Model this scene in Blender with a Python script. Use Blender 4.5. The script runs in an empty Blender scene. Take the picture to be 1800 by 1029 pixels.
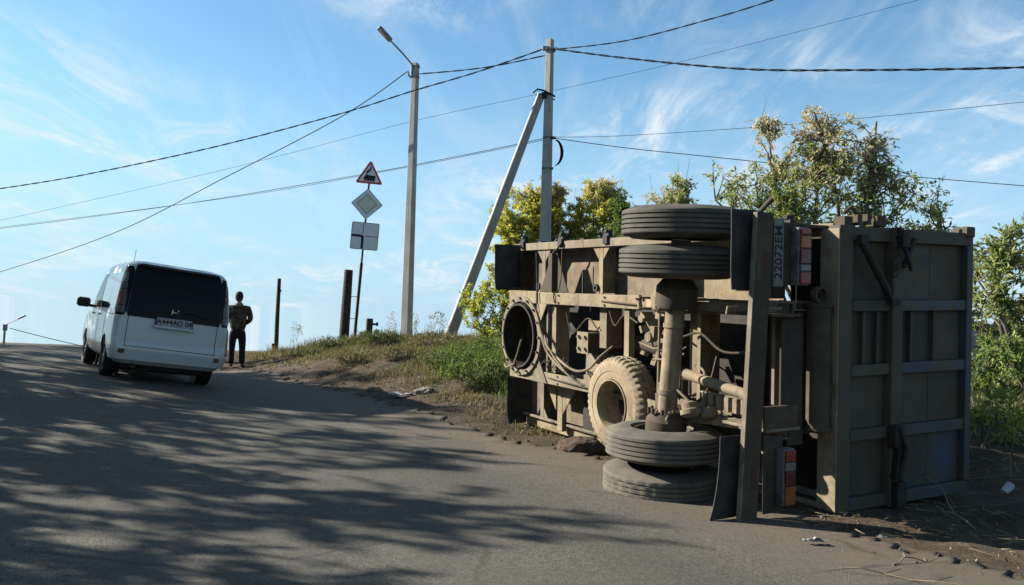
import bpy, bmesh, math, random
import numpy as np
from mathutils import Vector, Matrix, Euler, noise as mnoise
R = math.radians
SC = bpy.context.scene
COL = SC.collection

# ------------------------------------------------------------------ camera, sky, sun, exposure
PITCH, ROLL = R(2.3), R(2.0)
cam_d = bpy.data.cameras.new('camera'); cam = bpy.data.objects.new('camera', cam_d); COL.objects.link(cam)
fwd = Vector((0, math.cos(PITCH), math.sin(PITCH))); up0 = Vector((0, -math.sin(PITCH), math.cos(PITCH))); rt0 = Vector((1, 0, 0))
cr = math.cos(ROLL) * rt0 + math.sin(ROLL) * up0
cu = -math.sin(ROLL) * rt0 + math.cos(ROLL) * up0
cam.matrix_world = Matrix(((cr.x, cu.x, -fwd.x, 0), (cr.y, cu.y, -fwd.y, 0), (cr.z, cu.z, -fwd.z, 1.5), (0, 0, 0, 1)))
cam_d.sensor_width = 36; cam_d.lens = 30.0; cam_d.clip_start = 0.1; cam_d.clip_end = 6000
SC.camera = cam
SC.view_settings.view_transform = 'Standard'; SC.view_settings.look = 'None'
SC.view_settings.gamma = 1; SC.view_settings.use_curve_mapping = False
SC.view_settings.exposure = 1.62

SUN_EL = R(27); SUN_DIR = Vector((-0.970, 0.243, 0)).normalized() * math.cos(SUN_EL) + Vector((0, 0, math.sin(SUN_EL)))
sd = bpy.data.lights.new('sun', 'SUN'); sd.energy = 5.0; sd.angle = R(0.55); sd.color = (1.0, 0.92, 0.80)
sun = bpy.data.objects.new('sun', sd); COL.objects.link(sun)
sun.rotation_euler = SUN_DIR.to_track_quat('Z', 'Y').to_euler(); sun.location = (-30, 10, 20)

W = bpy.data.worlds.new('World'); SC.world = W; W.use_nodes = True
wn, wl = W.node_tree.nodes, W.node_tree.links
wn.clear()
def N(t, **k):
    n = wn.new(t)
    for a, b in k.items(): setattr(n, a, b)
    return n
tc = N('ShaderNodeTexCoord'); sep = N('ShaderNodeSeparateXYZ'); wl.new(tc.outputs['Generated'], sep.inputs[0])
mx = N('ShaderNodeMath', operation='MAXIMUM'); mx.inputs[1].default_value = 0.012; wl.new(sep.outputs[2], mx.inputs[0])
cmb = N('ShaderNodeCombineXYZ'); wl.new(sep.outputs[0], cmb.inputs[0]); wl.new(sep.outputs[1], cmb.inputs[1]); wl.new(mx.outputs[0], cmb.inputs[2])
sky = N('ShaderNodeTexSky', sky_type='NISHITA'); sky.sun_disc = False; sky.sun_elevation = SUN_EL
sky.sun_rotation = math.atan2(SUN_DIR.x, SUN_DIR.y); sky.altitude = 200; sky.air_density = 1.0; sky.dust_density = 0.6; sky.ozone_density = 1.6
wl.new(cmb.outputs[0], sky.inputs['Vector'])
tint = N('ShaderNodeMix', data_type='RGBA', blend_type='MULTIPLY'); tint.inputs[0].default_value = 1.0; wl.new(sky.outputs[0], tint.inputs[6]); tint.inputs[7].default_value = (0.80, 1.12, 1.20, 1)
hz = N('ShaderNodeMapRange', interpolation_type='SMOOTHERSTEP'); hz.inputs[1].default_value = -0.02; hz.inputs[2].default_value = 0.36; hz.inputs[3].default_value = 0.85; hz.inputs[4].default_value = 0.0; wl.new(sep.outputs[2], hz.inputs[0])
haze = N('ShaderNodeMix', data_type='RGBA'); wl.new(hz.outputs[0], haze.inputs[0]); wl.new(tint.outputs[2], haze.inputs[6]); haze.inputs[7].default_value = (3.2, 4.75, 6.1, 1)
# cirrus: planar projection of the view direction onto a high layer
zz = N('ShaderNodeMath', operation='ADD'); zz.inputs[1].default_value = 0.16; wl.new(mx.outputs[0], zz.inputs[0])
def planar(i):
    d = N('ShaderNodeMath', operation='DIVIDE'); wl.new(sep.outputs[i], d.inputs[0]); wl.new(zz.outputs[0], d.inputs[1]); return d
px, py = planar(0), planar(1)
pc = N('ShaderNodeCombineXYZ'); wl.new(px.outputs[0], pc.inputs[0]); wl.new(py.outputs[0], pc.inputs[1])
def cloud(rot, scale, nscale, detail, dist, lo, hi, seed, rough=0.6):
    m = N('ShaderNodeMapping'); m.inputs['Rotation'].default_value = (0, 0, rot); m.inputs['Scale'].default_value = scale
    m.inputs['Location'].default_value = seed
    wl.new(pc.outputs[0], m.inputs[0])
    n = N('ShaderNodeTexNoise'); n.inputs['Scale'].default_value = nscale; n.inputs['Detail'].default_value = detail
    n.inputs['Roughness'].default_value = rough; n.inputs['Distortion'].default_value = dist; wl.new(m.outputs[0], n.inputs['Vector'])
    r = N('ShaderNodeMapRange', interpolation_type='SMOOTHSTEP'); r.inputs[1].default_value = lo; r.inputs[2].default_value = hi; wl.new(n.outputs[0], r.inputs[0]); return r
c1 = cloud(R(24), (1.6, 0.8, 1), 1.9, 10, 1.3, 0.43, 0.74, (3.1, 1.7, 0), 0.68)
c2 = cloud(R(20), (1, 1, 1), 0.9, 3, 0.3, 0.36, 0.60, (7.3, 2.2, 0), 0.5)
c3 = cloud(R(-14), (2.2, 0.34, 1), 1.5, 8, 1.6, 0.46, 0.80, (1.3, 8.7, 0), 0.62)
m1 = N('ShaderNodeMath', operation='MULTIPLY'); wl.new(c1.outputs[0], m1.inputs[0]); wl.new(c2.outputs[0], m1.inputs[1])
m3 = N('ShaderNodeMath', operation='MULTIPLY_ADD'); wl.new(c3.outputs[0], m3.inputs[0]); m3.inputs[1].default_value = 0.22; wl.new(m1.outputs[0], m3.inputs[2])
m4 = N('ShaderNodeMath', operation='MULTIPLY'); wl.new(m3.outputs[0], m4.inputs[0]); m4.inputs[1].default_value = 1.15; m4.use_clamp = True
mixc = N('ShaderNodeMix', data_type='RGBA'); wl.new(m4.outputs[0], mixc.inputs[0]); wl.new(haze.outputs[2], mixc.inputs[6]); mixc.inputs[7].default_value = (5.4, 6.0, 6.4, 1)
bg = N('ShaderNodeBackground'); bg.inputs[1].default_value = 0.050; wl.new(mixc.outputs[2], bg.inputs[0])
wo = N('ShaderNodeOutputWorld'); wl.new(bg.outputs[0], wo.inputs[0])

# ------------------------------------------------------------------ helpers
rng = np.random.default_rng(7); random.seed(7)

def tag(o, label=None, cat=None, group=None, kind=None):
    if label: o['label'] = label
    if cat: o['category'] = cat
    if group: o['group'] = group
    if kind: o['kind'] = kind
    return o

def empty(name, M=None, parent=None):
    o = bpy.data.objects.new(name, None); o.empty_display_size = 0.2; COL.objects.link(o)
    if M is not None: o.matrix_world = M
    if parent: o.parent = parent
    return o

def frame_perp(t):
    t = t.normalized(); a = Vector((0, 0, 1)) if abs(t.z) < 0.9 else Vector((1, 0, 0))
    u = t.cross(a).normalized(); return u, t.cross(u).normalized()

class MB:
    def __init__(s): s.v = []; s.f = []
    def add(s, vs, fs):
        b = len(s.v); s.v += [tuple(v) for v in vs]; s.f += [tuple(i + b for i in f) for f in fs]; return s
    def box(s, c, d, rot=None):
        c = Vector(c); hx, hy, hz = d[0] / 2, d[1] / 2, d[2] / 2
        vs = [Vector((x, y, z)) for x in (-hx, hx) for y in (-hy, hy) for z in (-hz, hz)]
        if rot is not None: M = Euler(rot).to_matrix(); vs = [M @ v for v in vs]
        return s.add([c + v for v in vs], [(0, 1, 3, 2), (4, 6, 7, 5), (0, 4, 5, 1), (2, 3, 7, 6), (0, 2, 6, 4), (1, 5, 7, 3)])
    def bx(s, x0, x1, y0, y1, z0, z1):
        return s.box(((x0 + x1) / 2, (y0 + y1) / 2, (z0 + z1) / 2), (x1 - x0, y1 - y0, z1 - z0))
    def tube(s, pts, r, n=8, cap=True):
        pts = [Vector(p) for p in pts]; m = len(pts)
        rs = r if isinstance(r, (list, tuple)) else [r] * m
        u = None; vs = []; fs = []
        for i, p in enumerate(pts):
            t = (pts[min(i + 1, m - 1)] - pts[max(i - 1, 0)]).normalized()
            if u is None: u, w = frame_perp(t)
            else: u = (u - t * u.dot(t)).normalized(); w = t.cross(u).normalized()
            for k in range(n):
                a = 2 * math.pi * k / n; vs.append(p + (u * math.cos(a) + w * math.sin(a)) * rs[i])
        for i in range(m - 1):
            for k in range(n):
                a = i * n + k; b = i * n + (k + 1) % n; fs.append((a, b, b + n, a + n))
        if cap: fs.append(tuple(range(n - 1, -1, -1))); fs.append(tuple(range((m - 1) * n, m * n)))
        return s.add(vs, fs)
    def lathe(s, prof, c, axis, n=32, rmod=None, close=False):
        # prof: list of (radius, height along axis)
        c = Vector(c); ax = Vector(axis).normalized(); u, w = frame_perp(ax); vs = []; fs = []; m = len(prof)
        for i, (r, h) in enumerate(prof):
            for k in range(n):
                a = 2 * math.pi * k / n; rr = r if rmod is None else rmod(i, k, r, h)
                vs.append(c + ax * h + (u * math.cos(a) + w * math.sin(a)) * rr)
        for i in range(m if close else m - 1):
            j = (i + 1) % m
            for k in range(n):
                l = (k + 1) % n; fs.append((i * n + k, i * n + l, j * n + l, j * n + k))
        return s.add(vs, fs)
    def prism(s, poly, o, u, v, th):
        # polygon in plane (o,u,v), extruded by vector th
        o, u, v, th = Vector(o), Vector(u), Vector(v), Vector(th); n = len(poly)
        a = [o + u * p[0] + v * p[1] for p in poly]; b = [q + th for q in a]
        fs = [tuple(range(n)), tuple(range(2 * n - 1, n - 1, -1))] + [(i, i + n, (i + 1) % n + n, (i + 1) % n) for i in range(n)]
        return s.add(a + b, fs)
    def build(s, name, mat, parent=None, smooth=False, bevel=0, label=None, kind=None, M=None, wobble=0):
        me = bpy.data.meshes.new(name)
        vs = s.v
        me.from_pydata(vs, [], s.f)
        bm = bmesh.new(); bm.from_mesh(me)
        bmesh.ops.recalc_face_normals(bm, faces=bm.faces)
        if bevel > 0: bmesh.ops.bevel(bm, geom=list(bm.edges), offset=bevel, segments=1, affect='EDGES', clamp_overlap=True)
        bm.to_mesh(me); bm.free()
        if smooth:
            me.polygons.foreach_set('use_smooth', [True] * len(me.polygons))
            try: me.set_sharp_from_angle(angle=R(smooth if smooth > 1 else 35))
            except Exception: pass
        me.materials.append(mat)
        o = bpy.data.objects.new(name, me); COL.objects.link(o)
        if parent is not None: o.parent = parent
        if M is not None: o.matrix_world = M
        if label: o['label'] = label
        if kind: o['kind'] = kind
        return o

def box_obj(name, mat, parent, x0, x1, y0, y1, z0, z1, bevel=0.004, **k):
    return MB().bx(x0, x1, y0, y1, z0, z1).build(name, mat, parent, bevel=bevel, **k)

def np_mesh(name, V, F, mats, mi=None, smooth=False):
    # V (n,3), F (m,k)
    me = bpy.data.meshes.new(name); V = np.asarray(V, np.float32); F = np.asarray(F, np.int32); k = F.shape[1]
    me.vertices.add(len(V)); me.vertices.foreach_set('co', V.ravel())
    me.loops.add(F.size); me.loops.foreach_set('vertex_index', F.ravel())
    me.polygons.add(len(F)); me.polygons.foreach_set('loop_start', np.arange(0, F.size, k, dtype=np.int32))
    try: me.polygons.foreach_set('loop_total', np.full(len(F), k, dtype=np.int32))
    except Exception: pass
    for m in mats: me.materials.append(m)
    if mi is not None: me.polygons.foreach_set('material_index', np.asarray(mi, np.int32))
    me.polygons.foreach_set('use_smooth', np.full(len(F), bool(smooth)))
    me.update(calc_edges=True)
    o = bpy.data.objects.new(name, me); COL.objects.link(o); return o

# ------------------------------------------------------------------ materials
ALB = 0.60   # overall reflectance level of the place
class NT:
    def __init__(s, name):
        s.m = bpy.data.materials.new(name); s.m.use_nodes = True; s.t = s.m.node_tree; s.n = s.t.nodes; s.l = s.t.links
        s.b = s.n['Principled BSDF']; s.tc = s.n.new('ShaderNodeTexCoord')
    def noise(s, scale, detail=4, rough=0.55, dist=0, src='Object', stretch=None):
        n = s.n.new('ShaderNodeTexNoise'); n.inputs['Scale'].default_value = scale; n.inputs['Detail'].default_value = detail
        n.inputs['Roughness'].default_value = rough; n.inputs['Distortion'].default_value = dist
        v = s.tc.outputs[src]
        if stretch:
            mp = s.n.new('ShaderNodeMapping'); mp.inputs['Scale'].default_value = stretch; s.l.new(v, mp.inputs[0]); v = mp.outputs[0]
        s.l.new(v, n.inputs['Vector']); return n.outputs[0]
    def rng(s, src, lo, hi, a=0, b=1):
        r = s.n.new('ShaderNodeMapRange'); r.inputs[1].default_value = lo; r.inputs[2].default_value = hi
        r.inputs[3].default_value = a; r.inputs[4].default_value = b; s.l.new(src, r.inputs[0]); return r.outputs[0]
    def mix(s, fac, a, b):
        m = s.n.new('ShaderNodeMix'); m.data_type = 'RGBA'
        for i, x in ((0, fac), (6, a), (7, b)):
            if hasattr(x, 'links') or hasattr(x, 'is_linked'): s.l.new(x, m.inputs[i])
            else: m.inputs[i].default_value = x if i == 0 else (*[q * ALB for q in x], 1)
        return m.outputs[2]
    def math(s, op, a, b=0.0):
        m = s.n.new('ShaderNodeMath'); m.operation = op
        for i, x in ((0, a), (1, b)):
            if hasattr(x, 'is_linked'): s.l.new(x, m.inputs[i])
            else: m.inputs[i].default_value = x
        return m.outputs[0]
    def bump(s, h, strength=0.3, dist=0.01):
        b = s.n.new('ShaderNodeBump'); b.inputs['Strength'].default_value = strength; b.inputs['Distance'].default_value = dist
        s.l.new(h, b.inputs['Height']); s.l.new(b.outputs[0], s.b.inputs['Normal']); return s
    def col(s, c):
        if hasattr(c, 'is_linked'): s.l.new(c, s.b.inputs['Base Color'])
        else: s.b.inputs['Base Color'].default_value = (*[q * ALB for q in c], 1)
        return s
    def r(s, rough=0.6, metal=0.0, spec=None):
        if hasattr(rough, 'is_linked'): s.l.new(rough, s.b.inputs['Roughness'])
        else: s.b.inputs['Roughness'].default_value = rough
        s.b.inputs['Metallic'].default_value = metal
        if spec is not None: s.b.inputs['Specular IOR Level'].default_value = spec
        return s

def two(name, a, b, scale=3, rough=0.75, bump=0.2, bscale=60, lo=0.4, hi=0.6, spec=0.3, metal=0, src='Object', bd=0.004):
    t = NT(name); t.col(t.mix(t.rng(t.noise(scale, 6, 0.6, 0.2, src), lo, hi), a, b)).r(rough, metal, spec)
    if bump: t.bump(t.noise(bscale, 4, 0.6, 0, src), bump, bd)
    return t.m

# dusty steel: tan road dust over dark chassis paint, rust specks
def dusty(name, dust, paint, lo, hi, rust=(0.10, 0.045, 0.02)):
    t = NT(name)
    n1 = t.noise(2.2, 8, 0.65, 0.3); n2 = t.noise(11, 6, 0.7, 0.4); n3 = t.noise(60, 3, 0.5)
    f = t.rng(t.math('ADD', t.math('MULTIPLY', n1, 0.6), t.math('MULTIPLY', n2, 0.4)), lo, hi)
    c = t.mix(f, paint, dust)
    c = t.mix(t.rng(n2, 0.62, 0.70, 0, 0.6), c, rust)
    c = t.mix(t.rng(n3, 0.35, 0.7, 0, 0.28), c, tuple(x * 0.55 for x in dust))
    n4 = t.noise(1.1, 4, 0.6, 0.6); n5 = t.noise(7, 5, 0.7, 0.3, stretch=(1, 1, .25))
    c = t.mix(t.rng(n4, 0.50, 0.66, 0, 0.55), c, tuple(x * 0.38 for x in dust))
    c = t.mix(t.rng(n5, 0.57, 0.68, 0, 0.6), c, (0.055, 0.042, 0.030))
    oi = t.n.new('ShaderNodeObjectInfo'); hv = t.n.new('ShaderNodeHueSaturation'); t.l.new(t.rng(oi.outputs['Random'], 0, 1, 0.72, 1.18), hv.inputs['Value']); t.l.new(t.rng(oi.outputs['Random'], 0, 1, 0.8, 1.1), hv.inputs['Saturation']); t.l.new(c, hv.inputs['Color']); c = hv.outputs[0]
    t.col(c).r(t.rng(n2, 0.3, 0.7, 0.72, 0.95), 0, 0.25)
    t.bump(t.math('ADD', t.math('MULTIPLY', n2, 1.0), t.math('MULTIPLY', n3, 0.35)), 0.35, 0.004)
    return t.m
M_DUST = dusty('dusty_chassis_steel', (0.375, 0.305, 0.205), (0.14, 0.11, 0.075), 0.36, 0.60)
M_FLOOR = dusty('dusty_floor_steel', (0.30, 0.235, 0.15), (0.15, 0.11, 0.068), 0.40, 0.56)
M_BROWN = dusty('brown_steel_and_shade', (0.125, 0.096, 0.062), (0.055, 0.042, 0.028), 0.40, 0.60)  # darker copy of the dusty steel; also paints shade on inner and rear parts
M_DARK = two('oily_steel_and_shade', (0.012, 0.011, 0.010), (0.035, 0.028, 0.02), 5, 0.7, 0.2)  # dark parts, and shade painted onto floor panels
M_RUBBER = two('mudflap_rubber', (0.018, 0.018, 0.018), (0.045, 0.042, 0.038), 6, 0.75, 0.3, 80)

def gate_mat():
    t = NT('tailgate_paint'); n1 = t.noise(1.6, 7, 0.6, 0.4); n2 = t.noise(14, 5, 0.7); n3 = t.noise(3.3, 3, 0.5)
    c = t.mix(t.rng(n1, 0.38, 0.62), (0.098, 0.080, 0.050), (0.066, 0.057, 0.040))
    c = t.mix(t.rng(n3, 0.60, 0.72, 0, 0.75), c, (0.030, 0.055, 0.09))
    vd = t.n.new('ShaderNodeVectorMath'); vd.operation = 'DISTANCE'; t.l.new(t.tc.outputs['Object'], vd.inputs[0]); vd.inputs[1].default_value = (1.40, -.04, .40)
    c = t.mix(t.rng(t.math('ADD', vd.outputs['Value'], t.math('MULTIPLY', n2, .25)), 0.18, 0.42, 0.6, 0), c, (0.03, 0.10, 0.20))
    n5 = t.noise(5, 6, 0.75, 0.2, stretch=(1, 1, 6)); c = t.mix(t.rng(n5, 0.55, 0.75, 0, 0.55), c, (0.13, 0.10, 0.062))
    c = t.mix(t.rng(n2, 0.62, 0.8, 0, 0.5), c, (0.05, 0.03, 0.018))
    oi = t.n.new('ShaderNodeObjectInfo'); hv = t.n.new('ShaderNodeHueSaturation'); t.l.new(t.rng(oi.outputs['Random'], 0, 1, 0.75, 1.2), hv.inputs['Value']); t.l.new(c, hv.inputs['Color'])
    sc_ = t.noise(22, 3, .6, 0, stretch=(.15, 1, 3)); c = t.mix(t.rng(sc_, .66, .72, 0, .5), hv.outputs[0], (.16, .12, .08))
    t.col(c).r(0.7, 0, 0.3).bump(n2, 0.35, 0.006); return t.m
M_GATE = gate_mat()
def gate_blue():
    t = NT('tailgate_edge_paint'); n1 = t.noise(4, 6, 0.65, 0.3)
    t.col(t.mix(t.rng(n1, 0.42, 0.55), (0.045, 0.068, 0.095), (0.080, 0.066, 0.045))).r(0.6, 0, 0.35).bump(t.noise(30), 0.2, 0.003); return t.m
M_GATEB = gate_blue()

def tyre_mat(name, a, b, dusttop):
    t = NT(name); n = t.noise(5, 6, 0.65, 0.2); f = t.noise(90, 3)
    c = t.mix(t.rng(n, 0.35, 0.65), a, b)
    c = t.mix(t.rng(t.noise(2.0, 5, 0.6), 0.45, 0.7, 0, 0.6), c, dusttop)
    t.col(c).r(0.82, 0, 0.25).bump(f, 0.25, 0.003); return t.m
M_TYRE = tyre_mat('tyre_rubber', (0.105, 0.100, 0.086), (0.065, 0.062, 0.054), (0.22, 0.18, 0.125))
M_TYRE_GREY = tyre_mat('worn_grey_tyre', (0.16, 0.148, 0.122), (0.10, 0.094, 0.080), (0.25, 0.22, 0.165))
M_SPARE = dusty('mud_caked_tyre', (0.37, 0.30, 0.20), (0.22, 0.175, 0.12), 0.40, 0.56)

# ------------------------------------------------------------------ terrain
CP = np.array([
 (0,-12,-.1),(8,-8,-.3),(-10,-8,.3),(0,0,0),(0,4,0),(4,0,-.1),(4,4,-.05),(-4,2,.06),(-8,3,.3),(-5,5,.12),(-10,8,.48),(2,7,0),(-2,7,.05),
 (1.04,9.8,.04),(3,8.5,.0),(-.23,11,.08),(-1.8,13.4,.22),(-2.93,15,.27),(-4.37,16.7,.30),(-6.58,20,.25),(-6.48,13.63,.51),(-5.16,14.46,.34),(-7.94,15.96,.54),(-6.62,16.79,.38),
 (-3,10,.16),(-12.5,21,.60),(-10.7,21,.63),(-9,18,.58),(-14,15,.85),(-13,10,.7),(-14,26,.25),(-19,24,.45),(-22,28,-.3),(-11,26,.35),(-9,24,.42),(-18,35,-1.2),(-10,32,-.4),
 (-6.67,22,.50),(-8,21.5,.50),(-4.8,21.5,.83),(-4.1,21,.93),(-3.4,20.5,1.02),(-2.82,21.5,1.07),(-2.7,22.5,1.07),(-.5,21,1.10),(.8,21,1.12),(-6.56,24,.53),
 (-5,19.2,.5),(-3.9,17.5,.60),(-2.2,17.5,.80),(-1.2,15.3,.62),(-2.2,15.2,.42),(-.3,15.5,.78),(1.5,15.5,.6),(.9,12.9,.22),(.15,12.4,.17),(-.6,12.6,.26),(1.7,13.2,.25),(3.2,10.8,.12),(4.36,8.27,.03),
 (5.56,10.5,.40),(6.63,11,.49),(4.9,8.4,.06),(6,7,.10),(4.5,6.2,-.03),(6.75,12,.58),(8,14,.7),(12,14,.9),(12,8,.6),(4,14,.5),(6,18,.7),(12,20,.6),
 (2.4,6.3,-.01),(3.4,5.6,-.01),(5.5,4,0.0),(8,3,.1),(0,26,.85),(4,26,.7),(-5,26,.5),(0,32,0),(10,30,-.1),(-5,33,-.4)], float)
def tps_fit(P):
    n = len(P); d = np.linalg.norm(P[:, None, :2] - P[None, :, :2], axis=2); K = np.where(d > 0, d * d * np.log(d + 1e-9), 0) + np.eye(n) * 0.15
    Q = np.c_[np.ones(n), P[:, :2]]; A = np.block([[K, Q], [Q.T, np.zeros((3, 3))]])
    return np.linalg.solve(A, np.r_[P[:, 2], 0, 0, 0])
TW = tps_fit(CP)
def gz(x, y):
    x = np.asarray(x, float); y = np.asarray(y, float); sh = x.shape; x = x.ravel(); y = y.ravel(); out = np.zeros(len(x)); n = len(CP)
    r = np.hypot(x, y - 8); near = r < 34
    xs, ys = x[near], y[near]
    d = np.hypot(xs[:, None] - CP[:, 0], ys[:, None] - CP[:, 1]); K = np.where(d > 0, d * d * np.log(d + 1e-9), 0)
    out[near] = K @ TW[:n] + TW[n] + TW[n + 1] * xs + TW[n + 2] * ys
    far = np.maximum(-0.062 * (r - 20), -62) - 0.2
    w = np.clip((r - 19) / 13, 0, 1); w = w * w * (3 - 2 * w)
    w = np.where(y < 8, w * 0.0 + np.clip((r - 24) / 10, 0, 1), w)
    res = out * (1 - w) + far * w
    return res.reshape(sh)
def G(x, y): return float(gz(np.array([x]), np.array([y]))[0])

# right edge of the road (asphalt), from behind the camera to beyond the crest
EDGE = np.array([(9.5,-8),(6.6,-1),(4.6,3.4),(3.45,5.5),(2.75,6.5),(2.1,7.9),(1.15,9.7),(-.2,11.1),(-1.75,13.3),(-2.93,15.0),(-4.45,16.9),(-6.6,19.9),(-9.2,23.2),(-13,27),(-18,31),(-26,36)], float)
def spline(P, n):
    P = np.asarray(P, float); m = len(P); out = []
    for i in range(m - 1):
        p0, p1, p2, p3 = P[max(i - 1, 0)], P[i], P[i + 1], P[min(i + 2, m - 1)]
        for t in np.linspace(0, 1, n, endpoint=False):
            out.append(0.5 * (2 * p1 + (p2 - p0) * t + (2 * p0 - 5 * p1 + 4 * p2 - p3) * t * t + (3 * p1 - p0 - 3 * p2 + p3) * t ** 3))
    out.append(P[-1]); return np.array(out)
ES = spline(EDGE, 40)
def edge_dist(x, y):
    # signed distance to the road's right edge, positive on the asphalt (left) side
    x = np.asarray(x, float).ravel(); y = np.asarray(y, float).ravel(); best = np.full(len(x), 1e9); sg = np.zeros(len(x))
    E2 = ES[::4]
    for i in range(len(E2) - 1):
        a, b = E2[i], E2[i + 1]; ab = b - a; L = ab @ ab
        t = np.clip(((x - a[0]) * ab[0] + (y - a[1]) * ab[1]) / L, 0, 1)
        dx, dy = x - a[0] - t * ab[0], y - a[1] - t * ab[1]; d = np.hypot(dx, dy); c = ab[0] * dy - ab[1] * dx
        u = d < best; best = np.where(u, d, best); sg = np.where(u, np.sign(c), sg)
    return best * sg
def fnoise(x, y, sc, seed=0.0, oct=3):
    r = 0; a = 1.0; f = 1.0 / sc
    for o in range(oct):
        r = r + a * (np.sin(x * f * 1.7 + y * f * 0.9 + seed + 1.3 * np.sin(y * f * 1.3 + seed * 2 + o)) * np.sin(y * f * 1.9 - x * f * 0.7 + seed * 1.7 + 1.1 * np.sin(x * f * 1.1 + o * 2.1)))
        a *= 0.5; f *= 2.1
    return r / 1.75

ROADW = 9.0
def terrain():
    n = 460
    u = np.linspace(-1, 1, n); ax = 26 * u + 1600 * np.sign(u) * np.abs(u) ** 11
    X, Y = np.meshgrid(ax - 1, ax + 11); Z = gz(X, Y)
    D = edge_dist(X, Y).reshape(X.shape); on = np.clip(D / 0.4, 0, 1) * np.clip((ROADW - D) / 0.4, 0, 1)
    off = 1 - on
    r = np.hypot(X, Y - 11)
    rough = (0.055 * fnoise(X, Y, 0.55, 1.0) + 0.022 * fnoise(X, Y, 0.16, 3.0, 3) + 0.05 * fnoise(X, Y, 1.6, 5)) * np.clip(-D / 0.8, 0.12, 1) * (r < 60)
    Z = Z + rough * off - 0.07 * on
    V = np.c_[X.ravel(), Y.ravel(), Z.ravel()]
    i = np.arange(n * n).reshape(n, n); F = np.c_[i[:-1, :-1].ravel(), i[:-1, 1:].ravel(), i[1:, 1:].ravel(), i[1:, :-1].ravel()]
    t = NT('verge_soil'); n1 = t.noise(0.8, 8, 0.6, 0.4); n2 = t.noise(6, 8, 0.7, 0.3); n3 = t.noise(45, 4, 0.6)
    c = t.mix(t.rng(n1, 0.4, 0.6), (0.105, 0.078, 0.052), (0.07, 0.053, 0.037)); c = t.mix(t.rng(n2, 0.5, 0.66), c, (0.15, 0.118, 0.078))
    c = t.mix(t.rng(n3, 0.5, 0.75, 0, 0.7), c, (0.035, 0.026, 0.018))
    t.col(c).r(0.95, 0, 0.15).bump(t.math('ADD', n2, t.math('MULTIPLY', n3, 0.5)), 0.7, 0.03)
    o = np_mesh('ground', V, F, [t.m], smooth=True); tag(o, kind='structure'); return o
terrain()

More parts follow.
